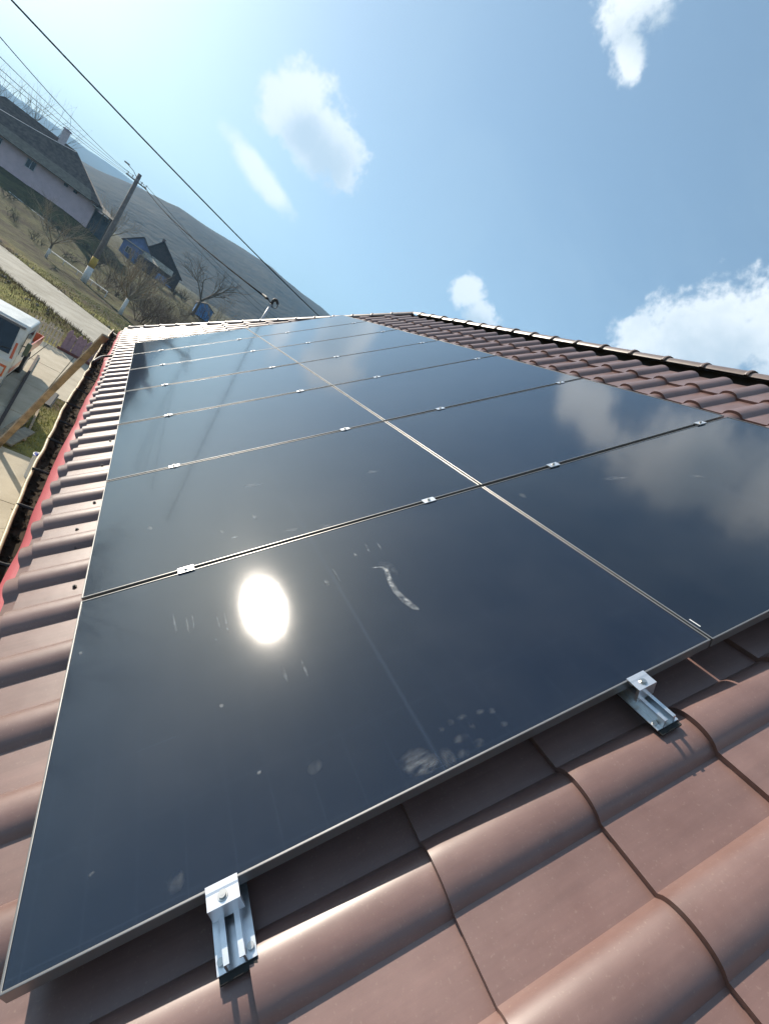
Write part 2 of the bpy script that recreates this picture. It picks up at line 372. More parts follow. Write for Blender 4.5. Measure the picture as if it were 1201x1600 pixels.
# walls under the roof
wx0, wx1 = U_EAVE * CS + .38, uvn(U_RIDGE, 0, 0).x * 2 - U_EAVE * CS - .38
wy1 = hip_v(U_EAVE) - .45; ez = U_EAVE * SN - .20
mb = MB(); mb.box((wx0, V_NEAR, GZ - .3), (wx1, wy1, ez + .12)); hpart(mb, 'wall', mat('cream_render', (.62, .55, .42), .9, 0, .08, 3, bump=.3, bscale=60))
# roof deck (boards and felt below the tiles), its two long sides and the hipped far end
E0 = uvn(U_EAVE + .02, 0, -.165); RG = uvn(U_RIDGE, 0, -.165)
xr = 2 * RG.x - E0.x
mb = MB()
mb.add([(E0.x, V_NEAR, E0.z), (E0.x, hip_v(U_EAVE) - .02, E0.z), (RG.x, V_RIDGE_END, RG.z), (RG.x, V_NEAR, RG.z), (xr, hip_v(U_EAVE) - .02, E0.z), (xr, V_NEAR, E0.z),
        (E0.x, V_NEAR, E0.z - .05), (E0.x, hip_v(U_EAVE) - .02, E0.z - .05), (xr, hip_v(U_EAVE) - .02, E0.z - .05), (xr, V_NEAR, E0.z - .05)],
       [(0, 3, 2, 1), (3, 5, 4, 2), (1, 2, 4), (6, 7, 8, 9), (0, 1, 7, 6), (1, 4, 8, 7), (4, 5, 9, 8), (0, 6, 9, 5, 3)])
roof = hpart(mb, 'roof', mat('roof_deck_felt', (.07, .05, .045), .9))
def rpart(mb, name, m_, **k): return mb.build(name, m_, roof, **k)

hi, _ = tile_mesh('roof_tile_fine', 34); lo, lomb = tile_mesh('roof_tile', 14)
PAN_L, PAN_W, PL, PW = 1.722, 1.134, 1.732, 1.154
NP = 7
def under_panel(u, v): return -0.05 < u - .0 and u + PITCH_U < 2 * PL + .05 and v - .15 > .0 and v + .15 < NP * PW - .02
k0 = math.floor((V_NEAR - RIB0) / PITCH_V) + 1
rows_u = [-.303] + [0.385 + PITCH_U * (j - 2) for j in range(1, 13)]
def pix(p):
    d = p - CAM; q = [sum(RW[i][k] * d[k] for k in range(3)) for i in range(3)]
    return (600.5 + FPX * q[0] / q[2], 800 + FPX * q[1] / q[2], q[2]) if q[2] > 0.05 else (9e9, 9e9, q[2])
cells = []
for j, u0 in enumerate(rows_u):
    for k in range(k0, 60):
        v = RIB0 + k * PITCH_V
        if v - PITCH_V / 2 > hip_v(u0): break
        whole = v + PITCH_V / 2 < hip_v(u0 + PITCH_U) and u0 + PITCH_U < U_RIDGE + .06
        best = 9e9
        for a in (0.02, .19, .36):
            for b in (-.13, 0, .13):
                x, y, zc = pix(uvn(u0 + a, v + b, -.09))
                if -20 < x < 1221 and -20 < y < 1620: best = min(best, zc)
        seen = best < 9e8 and not under_panel(u0, v)
        cells.append((not (seen and whole), best, u0, v, whole))
cells.sort(key=lambda c: (c[0], c[1]))
rest = MB()
for q, (hid, dist, u0, v, whole) in enumerate(cells):
    if not hid and q < 300:
        link('roof_tile', hi if dist < 2.2 else lo, roof, uvn(u0, v, 0), ROT)
    else:
        rest.add([(x + u0, y + v, z) for x, y, z in lomb.v], lomb.f)
def cut(me, planes):
    bm = bmesh.new(); bm.from_mesh(me)
    for co, no in planes: bmesh.ops.bisect_plane(bm, geom=bm.verts[:] + bm.edges[:] + bm.faces[:], plane_co=co, plane_no=no, clear_outer=True)
    bm.to_mesh(me); bm.free()
def tile_field(mb, name, planes, loc, rot):
    me = bpy.data.meshes.new(name); me.from_pydata(mb.v, [], mb.f); me.materials.append(TILE); cut(me, planes)
    for p in me.polygons: p.use_smooth = True
    me.set_sharp_from_angle(angle=R_(50))
    o = link(name, me, roof, loc, rot); o['kind'] = 'stuff'; return o
hipn = Vector((CS, 1, 0)).normalized()
tile_field(rest, 'far_roof_tiles', [((U_RIDGE, V_RIDGE_END, 0), hipn), ((U_RIDGE - .01, 0, 0), (1, 0, 0))], (0, 0, 0), ROT)
# short first course that ends in the noses over the gutter
nm, nmb = None, MB()
nose = MB(); ss = [-PITCH_V / 2] + [-.086 + .172 * i / 14 for i in range(15)] + [PITCH_V / 2]
for du, dn in ((0, -.012), (0.0, .0), (.066, .004)):
    for s in ss: nose.v.append((du, s, VAL - .006 + (CRN - VAL + .006) * (rib(s * .92) ** .8) + dn))
kk = len(ss)
for j in range(2):
    for i in range(kk - 1): nose.f.append((j * kk + i, j * kk + i + 1, (j + 1) * kk + i + 1, (j + 1) * kk + i))
nme = nose.mesh('eaves_tile', TILE, True); nme.set_sharp_from_angle(angle=R_(50))
k = k0
while RIB0 + k * PITCH_V < hip_v(U_EAVE) - .2:
    v = RIB0 + k * PITCH_V
    if v > .2: link('eaves_tile', nme, roof, uvn(U_EAVE, v, 0), ROT)
    k += 1
# the hipped far side and the back of the roof, tiled the same way
side = MB()
wid = (xr - E0.x) / 2
for j, u0 in enumerate(rows_u):
    kx = -14
    while kx <= 14:
        y = kx * PITCH_V
        if abs(y) - .2 < wid * (U_RIDGE - u0) / (U_RIDGE - U_EAVE): side.add([(x + u0, yy + y, z) for x, yy, z in lomb.v], lomb.f)
        kx += 1
# hip face: x up the slope, y across
hx = Matrix.Translation((RG.x, 0, 0))
hb = uvn(0, 0, 0)
ang = S
rotm = Matrix.Rotation(R_(-90), 4, 'Z') @ Matrix.Rotation(-ang, 4, 'Y')
# the slope's x axis runs from the far eave (large y) up towards the ridge (small y)
vh = hip_v(0.0)
tile_field(side, 'hip_side_tiles', [((U_RIDGE, 0, 0), Vector((CS, 1, 0)).normalized()), ((U_RIDGE, 0, 0), Vector((CS, -1, 0)).normalized())], (RG.x, vh, 0), rotm.to_euler())
back = MB()
for u0 in rows_u:
    for k in range(k0, 60):
        v = RIB0 + k * PITCH_V
        if v - .15 < hip_v(u0): back.add([(x + u0, -(yy + v), z) for x, yy, z in lomb.v], [f[::-1] for f in lomb.f])
rb = Matrix.Rotation(R_(180), 4, 'Z') @ Matrix.Rotation(-S, 4, 'Y')
tile_field(back, 'back_side_tiles', [((U_RIDGE, -V_RIDGE_END, 0), Vector((CS, -1, 0)).normalized())], (2 * uvn(U_RIDGE, 0, 0).x, 0, 0), rb.to_euler())
# ridge and hip caps
CAPM = tile_material('ridge_cap_steel', (.14, .094, .078), (.195, .14, .118))
def cap_mesh(L):
    c = MB(); n = 12
    secs = [(0, .106), (.015, .111), (.03, .106), (.036, .099), (L, .094)]
    for y, r in secs:
        for i in range(n + 1):
            t = math.pi * (i / n); c.v.append((math.cos(t) * r * 1.12, y, math.sin(t) * r * .82 - .03))
    for j in range(len(secs) - 1):
        for i in range(n): a = j * (n + 1) + i; c.f.append((a, a + 1, a + n + 2, a + n + 1))
    me = c.mesh('ridge_cap', CAPM, True); me.set_sharp_from_angle(angle=R_(40)); return me
cm = cap_mesh(.395); RT = uvn(U_RIDGE, 0, -.122)
y = -1.6
while y < V_RIDGE_END - .1: link('ridge_cap', cm, roof, (RT.x, y, RT.z + random.uniform(-.004, .004)), (0, 0, 0)); y += .372
mb = MB(); mb.box((RT.x - .02, V_NEAR, RT.z - .12), (RT.x + .02, V_RIDGE_END, RT.z - .005)); rpart(mb, 'ridge_board', mat('dark_timber', (.03, .025, .022), .9))
h0 = uvn(U_RIDGE, V_RIDGE_END, -.085)
for sx in (-1, 1):
    h1 = uvn(U_EAVE - .05, hip_v(U_EAVE - .05), -.085)
    if sx > 0: h1 = Vector((2 * RT.x - h1.x, h1.y, h1.z))
    d = (h1 - h0); L = d.length; d.normalize(); n = int(L / .372); xax = d.cross(Vector((0, 0, 1))).normalized(); zax = xax.cross(d)
    e = Matrix((xax * -1, d * -1, zax)).transposed().to_euler()
    for i in range(n + 1):
        p = h0 + d * (.10 + i * .372)
        if .10 + i * .372 + .38 > L + .05: break
        link('hip_cap', cm, roof, p + d * .38 + zax * -.02, e)
# underlay strip, fascia and gutter along the eaves
def strip(name, m_, prof, v0, v1, step, wob, parent=None, thick=0):
    s = MB(); V = []; v = v0
    while v <= v1: V.append(v); v += step
    for v in V:
        for i, (x, z) in enumerate(prof): dx, dz = wob(v, i); s.v.append((x + dx, v, z + dz))
    k = len(prof)
    for j in range(len(V) - 1):
        for i in range(k - 1): a = j * k + i; s.f.append((a, a + 1, a + k + 1, a + k))
    o = s.build(name, m_, parent or roof, smooth=True)
    return o
em = bpy.data.materials.new('red_underlay_film'); em.use_nodes = True; nt = em.node_tree; b = nt.nodes['Principled BSDF']
b.inputs['Base Color'].default_value = (.72, .17, .19, 1); b.inputs['Roughness'].default_value = .45
tr = nt.nodes.new('ShaderNodeBsdfTranslucent'); tr.inputs[0].default_value = (.85, .24, .26, 1)
mxs = nt.nodes.new('ShaderNodeMixShader'); mxs.inputs[0].default_value = .35
nt.links.new(b.outputs[0], mxs.inputs[1]); nt.links.new(tr.outputs[0], mxs.inputs[2]); nt.links.new(mxs.outputs[0], nt.nodes['Material Output'].inputs[0])
ex = uvn(U_EAVE, 0, VAL).x; ezz = uvn(U_EAVE, 0, VAL).z
vend = hip_v(U_EAVE) + .05
strip('underlay_film', em, [(ex + .05, ezz + .025), (ex - .010, ezz - .030), (ex - .036, ezz - .058), (ex - .042, ezz - .085)], V_NEAR, vend, .06,
      lambda v, i: (.010 * noise.noise(Vector((v * 2.2, i, 0))) - (.012 * i * noise.noise(Vector((v * .7, 4, 0)))), .012 * i * noise.noise(Vector((v * 1.4, 9, 0)))))
mb = MB(); mb.box((ex + .012, V_NEAR, ezz - .24), (ex + .04, vend - .05, ezz - .05)); rpart(mb, 'fascia_board', mat('pale_timber_fascia', (.36, .27, .18), .8, 0, .25, 3))
gx, gz, gr = ex - .080, ezz - .112, .072
RIMX = [(1.4, -.25), (1.85, -.268), (2.4, -.295), (2.95, -.322), (3.6, -.335), (4.5, -.355), (7, -.35), (9.1, -.355), (11.7, -.33)]
wob = lambda v: lerp_tab(RIMX, v) - (gx - gr) + .012 * noise.noise(Vector((v * 1.1, 2.0, 0))) + .010 * noise.noise(Vector((v * 2.7, 5, 0)))
gut = tag(empty('gutter', (gx, 2, gz)), 'old dented brown gutter with beige rim along the eaves', 'gutter')
def gprof(n, r): return [(math.cos(math.pi + math.pi * i / n) * r, math.sin(math.pi + math.pi * i / n) * r * 1.0) for i in range(n + 1)]
s = MB(); V = [V_NEAR + .08 * i for i in range(int((vend + .25 - V_NEAR) / .08))]
pr = gprof(12, gr)
for v in V:
    w = wob(v)
    for i, (x, z) in enumerate(pr):
        f = 1 - i / 12
        s.v.append((x + w * f, v - 2, z + .018 * noise.noise(Vector((v * 1.1, 8, i * .1))) * f))
for j in range(len(V) - 1):
    for i in range(12): a = j * 13 + i; s.f.append((a, a + 1, a + 14, a + 13))
GUTM = mat('old_brown_gutter', (.030, .023, .017), .95, 0, 0, 5, col2=(.075, .056, .04), bump=.4, bscale=30, spec=.05)
o = s.build('trough', GUTM, gut, smooth=True); md = o.modifiers.new('solid', 'SOLIDIFY'); md.thickness = .003
rim = MB(); rim.tube([(-gr + wob(v), v - 2, .004 + .018 * noise.noise(Vector((v * 1.1, 8, 0)))) for v in V], .011, 7)
rim.build('rim', mat('beige_gutter_rim', (.42, .33, .19), .5, 0, .3, 9), gut, smooth=True)
v = -.6
while v < vend:
    bk = MB(); w = wob(v); bk.tube([(-gr + w - .006, 0, .012), (-gr * .4, .004, .017), (gr * .55, 0, .018), (gr + .01, 0, .03)], [.010, .010, .009, .009], 5)
    bk.build('bracket', mat('black_iron', (.02, .018, .016), .7), gut, loc=(0, v - 2 + random.uniform(-.1, .1), 0)); v += .62
# wet leaves and dirt lying in the gutter
db = MB(); rr_ = random.Random(3)
for i in range(900):
    v = rr_.uniform(V_NEAR + 6, vend); a = rr_.gauss(-.5 * math.pi, .42); r = gr - .008
    c = Vector((math.cos(a) * r, v - 2, math.sin(a) * r + .006)); sz = rr_.uniform(.008, .028)
    t1 = Vector((rr_.uniform(-1, 1), rr_.uniform(-1, 1), rr_.uniform(-.3, .6))).normalized() * sz; t2 = t1.cross(Vector((rr_.uniform(-.4, .4), rr_.uniform(-.4, .4), 1))).normalized() * sz * .6
    db.add([c - t1, c + t2, c + t1, c - t2], [(0, 1, 2, 3)])
tag(db.build('gutter_litter', mat('wet_leaf_litter', (.022, .016, .011), .9, 0, .5, 30, spec=.1), None, loc=(gx, 2, gz)), 'dark wet leaves and dirt lying in the gutter', 'litter', kind='stuff')

# ------------------------------------------------------------------ solar panels
ALU = mat('silver_anodised_frame', (.235, .232, .228), .38, .7, .08, 6)
def glass_material():
    M = bpy.data.materials.new('black_cell_glass'); M.use_nodes = True; nt = M.node_tree; p = nt.nodes['Principled BSDF']
    tcn = nt.nodes.new('ShaderNodeTexCoord'); sx = nt.nodes.new('ShaderNodeSeparateXYZ'); nt.links.new(tcn.outputs['Object'], sx.inputs[0])
    def M_(op, a, b=None):
        n = nt.nodes.new('ShaderNodeMath'); n.operation = op
        for i, v in enumerate((a, b)):
            if v is None: continue
            if isinstance(v, (int, float)): n.inputs[i].default_value = v
            else: nt.links.new(v, n.inputs[i])
        return n.outputs[0]
    def lines(v, pitch, w):   # 1 on thin lines
        f = M_('FRACT', M_('DIVIDE', v, pitch)); d = M_('MINIMUM', f, M_('SUBTRACT', 1.0, f)); return M_('LESS_THAN', d, w / pitch / 2)
    u, v = sx.outputs[0], sx.outputs[1]
    gap = M_('MAXIMUM', lines(M_('SUBTRACT', u, PAN_L / 2), .0925, .0022), lines(M_('SUBTRACT', v, PAN_W / 2), .183, .0026))
    mid = M_('LESS_THAN', M_('ABSOLUTE', M_('SUBTRACT', u, PAN_L / 2)), .006)
    bus = lines(v, .0183, .0007)
    fac = M_('ADD', M_('MULTIPLY', gap, .5), M_('ADD', M_('MULTIPLY', mid, .5), M_('MULTIPLY', bus, .25)))
    mx = nt.nodes.new('ShaderNodeMix'); mx.data_type = 'RGBA'; nt.links.new(fac, mx.inputs['Factor'])
    mx.inputs[6].default_value = (.0035, .0062, .0165, 1); mx.inputs[7].default_value = (.012, .018, .034, 1)
    oi = nt.nodes.new('ShaderNodeObjectInfo'); tn = nt.nodes.new('ShaderNodeMapRange'); tn.inputs['To Min'].default_value = .7; tn.inputs['To Max'].default_value = 1.4; nt.links.new(oi.outputs['Random'], tn.inputs['Value'])
    hsv = nt.nodes.new('ShaderNodeHueSaturation'); nt.links.new(tn.outputs[0], hsv.inputs['Value']); nt.links.new(mx.outputs[2], hsv.inputs['Color'])
    # film of dust, thicker towards the lower edge of every panel
    ge = nt.nodes.new('ShaderNodeNewGeometry'); n = nt.nodes.new('ShaderNodeTexNoise'); n.inputs['Scale'].default_value = 2.3; n.inputs['Detail'].default_value = 7; n.inputs['Roughness'].default_value = .62
    nt.links.new(ge.outputs['Position'], n.inputs['Vector'])
    dr = nt.nodes.new('ShaderNodeMapRange'); dr.inputs['From Min'].default_value = .4; dr.inputs['From Max'].default_value = .75; dr.inputs['To Min'].default_value = 0.0; dr.inputs['To Max'].default_value = .022
    nt.links.new(n.outputs['Fac'], dr.inputs['Value'])
    md_ = nt.nodes.new('ShaderNodeMix'); md_.data_type = 'RGBA'; nt.links.new(dr.outputs[0], md_.inputs['Factor']); nt.links.new(hsv.outputs[0], md_.inputs[6]); md_.inputs[7].default_value = (.42, .42, .42, 1)
    nt.links.new(md_.outputs[2], p.inputs['Base Color'])
    p.inputs['IOR'].default_value = 1.5; p.inputs['Coat Weight'].default_value = .5; p.inputs['Coat Roughness'].default_value = .05
    rr = nt.nodes.new('ShaderNodeMapRange'); rr.inputs['To Min'].default_value = .048; rr.inputs['To Max'].default_value = .075
    nt.links.new(n.outputs['Fac'], rr.inputs['Value']); nt.links.new(rr.outputs[0], p.inputs['Roughness'])
    # fine rolled texture of solar glass
    f = nt.nodes.new('ShaderNodeTexNoise'); f.inputs['Scale'].default_value = 700; f.inputs['Detail'].default_value = 2
    nt.links.new(tcn.outputs['Object'], f.inputs['Vector'])
    bp = nt.nodes.new('ShaderNodeBump'); bp.inputs['Strength'].default_value = .05; bp.inputs['Distance'].default_value = .001
    nt.links.new(f.outputs['Fac'], bp.inputs['Height']); nt.links.new(bp.outputs[0], p.inputs['Normal'])
    return M
GLASS = glass_material()
fr = MB(); FW, FH = .0052, .032
def frame_ring():
    b = MB(); L, Wd = PAN_L, PAN_W
    out = [(0, 0), (L, 0), (L, Wd), (0, Wd)]; inn = [(FW, FW), (L - FW, FW), (L - FW, Wd - FW), (FW, Wd - FW)]
    v = [(x, y, -FH) for x, y in out] + [(x, y, 0) for x, y in out] + [(x, y, 0) for x, y in inn] + [(x, y, -FH) for x, y in inn]
    f = []
    for i in range(4):
        j = (i + 1) % 4; f += [(i, j, 4 + j, 4 + i), (4 + i, 4 + j, 8 + j, 8 + i), (8 + i, 8 + j, 12 + j, 12 + i), (12 + i, 12 + j, j, i)]
    b.add(v, f); return b
fo = frame_ring().build('frame', ALU, bevel=.0012)
gl = MB(); gl.box((FW - .001, FW - .001, -.009), (PAN_L - FW + .001, PAN_W - FW + .001, -.0022))
glm = gl.mesh('glass', GLASS)
stk = MB(); stk.add([(-.0006, .03, -.027), (-.0006, .085, -.027), (-.0006, .085, -.006), (-.0006, .03, -.006)], [(0, 1, 2, 3)])
COLW = ['eaves-side', 'ridge-side']; ROWW = ['nearest', 'second nearest', 'third nearest', 'middle fourth', 'third farthest', 'second farthest', 'farthest']
panels = {}; jr = random.Random(12)
for c in range(2):
    for r in range(NP):
        e = tag(empty('solar_panel', uvn(c * PL + jr.uniform(-.002, .002), r * PW + jr.uniform(-.001, .001), jr.uniform(-.0012, .0012)), (jr.uniform(-.0009, .0009), -S + jr.uniform(-.0007, .0007), 0)), '%s black solar panel of the %s column on brown roof' % (ROWW[r], COLW[c]), 'solar panel', 'solar panels on the roof')
        if r == 0 and c == 0: f = fo; f.parent = e
        else: f = fo.copy(); COL.objects.link(f); f.parent = e
        link('glass', glm, e, (0, 0, 0)); panels[c, r] = e
# serial stickers and the printed label by the frame edge
lab = mat('white_sticker', (.8, .8, .78), .5); ink = mat('black_ink', (.02, .02, .02), .6)
for c, y0, u0 in ((1, .05, .016), (0, .06, -.0005)):
    e = panels[c, 0]
    b = MB()
    if c: b.box((u0, y0, -.0020), (u0 + .003, y0 + .035, -.0016))
    else: b.box((-.0012, y0, -.026), (-.0004, y0 + .075, -.006))
    o = b.build('sticker', lab, e)
    if c == 0:
        q = MB(); yy = y0 + .006; rr2 = random.Random(5)
        while yy < y0 + .066: w = rr2.choice((.001, .002, .003)); q.box((-.0015, yy, -.023), (-.00125, yy + w, -.011)); yy += w + rr2.choice((.0015, .003))
        q.build('barcode', ink, o)
# smears, drips and finger marks on the glass
def smear_material(name, strength, scale, stretch):
    M = bpy.data.materials.new(name); M.use_nodes = True; nt = M.node_tree; p = nt.nodes['Principled BSDF']
    p.inputs['Base Color'].default_value = (.55, .58, .60, 1); p.inputs['Roughness'].default_value = .7
    t = nt.nodes.new('ShaderNodeTexCoord'); mp = nt.nodes.new('ShaderNodeMapping'); mp.inputs['Scale'].default_value = stretch
    nt.links.new(t.outputs['Object'], mp.inputs[0])
    n = nt.nodes.new('ShaderNodeTexNoise'); n.inputs['Scale'].default_value = scale; n.inputs['Detail'].default_value = 5; nt.links.new(mp.outputs[0], n.inputs['Vector'])
    uv = nt.nodes.new('ShaderNodeVertexColor'); uv.layer_name = 'soft'
    r = nt.nodes.new('ShaderNodeMapRange'); r.inputs['From Min'].default_value = .38; r.inputs['From Max'].default_value = .66; r.inputs['To Max'].default_value = strength
    nt.links.new(n.outputs['Fac'], r.inputs['Value'])
    mm = nt.nodes.new('ShaderNodeMath'); mm.operation = 'MULTIPLY'; nt.links.new(r.outputs[0], mm.inputs[0]); nt.links.new(uv.outputs[0], mm.inputs[1])
    nt.links.new(mm.outputs[0], p.inputs['Alpha']); return M
SM1 = smear_material('dried_smear', .6, 28, (1, 1, 1)); SM2 = smear_material('faint_finger_mark', .07, 60, (1, 1, 1)); SM3 = smear_material('hand_wipe', .16, 34, (1, 2.2, 1))
SM4 = smear_material('thin_scratch', .26, 60, (1, 1, 1))
def smear(pts, rads, m_, e):
    """soft-edged ribbon through points (u, v) on panel e"""
    o0 = e.location; vs = []; cols = []; fs = []
    P = [Vector((u, v, 0)) for u, v in pts]; k = len(P)
    for i, p in enumerate(P):
        d = (P[min(i + 1, k - 1)] - P[max(i - 1, 0)]).normalized(); nn = Vector((-d.y, d.x, 0)); end = 0 if i in (0, k - 1) else 1
        for t, c in ((-1, 0), (-.5, .8), (0, 1), (.5, .8), (1, 0)): q = p + nn * rads[i] * t; vs.append((q.x, q.y, -.0016)); cols.append(c * end)
    for i in range(k - 1):
        for j in range(4): a = i * 5 + j; fs.append((a, a + 1, a + 6, a + 5))
    me = bpy.data.meshes.new('smear'); me.from_pydata(vs, [], fs); me.materials.append(m_)
    at_ = me.color_attributes.new('soft', 'FLOAT_COLOR', 'POINT')
    for i, c in enumerate(cols): at_.data[i].color = (c, c, c, 1)
    o = bpy.data.objects.new('smear', me); COL.objects.link(o); o.parent = e; return o
def pxsmear(pxs, rads, m_, c=0, r=0):
    pts = []
    for x, y in pxs: u, v = onroof(x, y, -.0016); pts.append((u - c * PL, v - r * PW))
    smear(pts, rads, m_, panels[c, r])
pxsmear([(575, 888), (585, 887), (596, 886), (603, 890), (608, 905), (618, 924), (632, 938), (648, 950), (656, 954)], [.001, .004, .005, .010, .012, .011, .014, .012, .002], SM1)
pxsmear([(592, 878), (602, 884), (612, 892), (624, 898)], [.003, .03, .02, .004], SM2)
pxsmear([(622, 1194), (640, 1192), (656, 1192), (672, 1190), (690, 1188)], [.012, .034, .040, .03, .008], SM3)
for x, y, a, b in ((704, 1129, .010, .010), (722, 1121, .014, .009), (737, 1134, .008, .014), (750, 1112, .012, .009), (769, 1111, .010, .010), (788, 1132, .011, .009), (720, 1154, .022, .012), (748, 1161, .016, .012), (724, 1178, .018, .014), (690, 1140, .008, .008), (700, 1185, .02, .03)):
    u, v = onroof(x, y, 0); smear([(u - a, v), (u - a * .5, v), (u, v + .001), (u + a * .5, v), (u + a, v)], [b * .3, b * .9, b, b * .9, b * .3], SM2, panels[0, 0])
for (x0, y0, x1, y1, w) in ((553, 864, 558, 871, .006), (570, 848, 577, 864, .005), (589, 848, 597, 860, .004), (519, 888, 534, 912, .003), (508, 906, 513, 915, .008), (270, 958, 276, 990, .004), (290, 964, 296, 990, .004), (300, 958, 303, 985, .003),
                            (338, 960, 345, 985, .003), (350, 955, 357, 990, .004), (336, 998, 339, 1003, .006), (440, 1040, 449, 1066, .006), (470, 1030, 482, 1060, .004), (345, 1100, 347, 1106, .006), (404, 1205, 406, 1210, .006), (125, 1018, 127, 1024, .006), (142, 1364, 144, 1369, .006), (485, 1193, 500, 1206, .02), (260, 1385, 290, 1372, .02)):
    q = [(x0 + (x1 - x0) * t, y0 + (y1 - y0) * t) for t in (0, .25, .5, .75, 1)]; pxsmear(q, [w * .3, w, w, w, w * .3], SM4 if w < .01 else SM2)
for (x0, y0, x1, y1, w) in ((380, 760, 410, 756, .02), (572, 738, 592, 736, .02), (442, 830, 470, 826, .015), (495, 824, 520, 820, .02), (396, 804, 400, 812, .01), (360, 842, 372, 838, .01), (232, 822, 238, 828, .01), (345, 828, 349, 834, .008)):
    q = [(x0 + (x1 - x0) * t, y0 + (y1 - y0) * t) for t in (0, .25, .5, .75, 1)]; pxsmear(q, [w * .3, w, w, w * .7, w * .3], SM4 if w < .012 else SM3, 0, 1)
for (x0, y0, x1, y1, w) in ((860, 885, 920, 900, .03), (940, 748, 985, 745, .02), (812, 770, 822, 778, .015), (1080, 742, 1100, 745, .015)):
    q = [(x0 + (x1 - x0) * t, y0 + (y1 - y0) * t) for t in (0, .25, .5, .75, 1)]; pxsmear(q, [w * .3, w, w, w * .7, w * .3], SM3, 1, 0)

# clamps: short channel rail screwed to a rib, a clamp on it and a bolt
RAILM = mat('bare_aluminium', (.72, .73, .75), .30, .9, .06, 30); CLM = mat('bright_aluminium_clamp', (.80, .79, .80), .28, .8); STL = mat('steel_bolt', (.55, .53, .50), .3, 1.0); RUB = mat('epdm_rubber', (.015, .015, .015), .8)
def rail_mesh(L):
    b = MB(); y0, y1 = -L / 2, L / 2; B = -FH - .032
    b.box((-.036, y0, B), (.036, y1, B + .003)); 
    for s_ in (-1, 1):
        b.box((s_ * .017 - .0022, y0, B + .003), (s_ * .017 + .0022, y1, B + .026)); x = s_ * .0148 - .006 if s_ > 0 else s_ * .0148 - .004
        b.box((x, y0, B + .0262), (x + .010, y1, B + .029))
    return b.mesh('rail', RAILM)
rlm = rail_mesh(.225); rsm = rail_mesh(.22)
pad = MB(); pad.box((-.034, -.12, -FH - .038), (.034, .12, -FH - .0325)); padm = pad.mesh('rubber_pad', RUB)
def screw(z0, z1, r):
    b = MB(); b.tube([(0, 0, z0), (0, 0, z1)], r, 12); b.tube([(0, 0, z1 - .0002), (0, 0, z1 - .004)], [r * .55, r * .55], 6); return b
bolt = MB(); bolt.tube([(0, 0, .0022), (0, 0, .010)], .0065, 14); bolt.tube([(0, 0, .0101), (0, 0, .0103)], [.0036, .0036], 6)
boltm = bolt.mesh('bolt', STL); 
ecl = MB()   # end clamp: stepped section
ecl.prism([(.008, .004), (.008, .0005), (-.0005, .0005), (-.0005, -.004), (-.012, -.004), (-.012, -.0005), (-.026, -.0005), (-.026, -.040), (-.034, -.040), (-.034, .0032), (-.009, .0032), (-.004, .004)], -.03, .03)
eclm = ecl.mesh('clamp_block', CLM)
wsh = MB(); wsh.tube([(0, 0, .0008), (0, 0, .0022)], .010, 16); wshm = wsh.mesh('washer', STL)
mcl = MB(); mcl.box((-.030, -.018, .0006), (.030, .018, .0036)); mcl.box((-.030, -.0085, -.030), (.030, -.0055, .0005)); mcl.box((-.030, .0055, -.030), (.030, .0085, .0005)); mclm = mcl.mesh('clamp_block', CLM)
UCL = {0: (.366, 1.437), 1: (PL + .425, PL + 1.50)}
for c in (0, 1):
    for i, u in enumerate(UCL[c]):
        side_w = ('eaves end', 'ridge end')[i]
        e = tag(empty('end_clamp', uvn(u, -.001, 0), ROT), 'aluminium end clamp and short rail under nearest %s panel, toward %s' % (COLW[c], side_w), 'clamp', 'end clamps at the near edge')
        # clamp section is built along x; turn it so that it grips the panel edge (towards +v)
        o = link('clamp_block', eclm, e, (0, 0, 0), (0, 0, R_(90))); link('bolt', boltm, e, (0, -.018, -.001)); link('washer', wshm, e, (0, -.018, .0025))
        r_ = link('rail', rlm, e, (0, .005, 0)); link('rubber_pad', padm, e, (0, 0, 0))
        for sx in (-.027, .027): link('screw', boltm, r_, (sx, -.095, -FH - .0335))
        # the far edge clamps are the same things at the other end
        e2 = tag(empty('end_clamp', uvn(u, NP * PW - .019, 0), (0, 0, 0)), 'aluminium end clamp on farthest %s panel, toward %s' % (COLW[c], side_w), 'clamp', 'end clamps at the far edge')
        e2.rotation_euler = (Matrix.Rotation(-S, 4, 'Y') @ Matrix.Rotation(math.pi, 4, 'Z')).to_euler()
        link('clamp_block', eclm, e2, (0, 0, 0), (0, 0, R_(90))); link('bolt', boltm, e2, (0, -.018, -.001)); link('rail', rsm, e2, (0, .01, 0))
        for r in range(1, NP):
            e = tag(empty('mid_clamp', uvn(u, r * PW - .010, 0), ROT), 'silver mid clamp in the %s gap from the near edge, %s column, toward %s' % (('first', 'second', 'third', 'fourth', 'fifth', 'sixth')[r - 1], COLW[c], side_w), 'clamp', 'mid clamps between the panels')
            link('clamp_block', mclm, e, (0, 0, 0)); link('bolt', boltm, e, (0, 0, .0016)); link('rail', rsm, e, (0, 0, 0)); link('rubber_pad', padm, e, (0, 0, 0))
# roofing screws with dark washers in the tile valleys near the eaves
scr = MB(); scr.tube([(0, 0, 0), (0, 0, .003)], .009, 12); scr.tube([(0, 0, .003), (0, 0, .008)], .005, 6); scm = scr.mesh('roofing_screw', mat('dark_screw', (.03, .025, .03), .5))
for px, py in ((121.5, 830), (119.5, 859), (148.6, 787.6), (160.5, 729.3), (173, 690.5), (118, 919.5), (184.5, 632.5), (181, 657)):
    u, v = onroof(px, py, -.118); link('roofing_screw', scm, roof, uvn(u, v, VAL + .011), ROT)
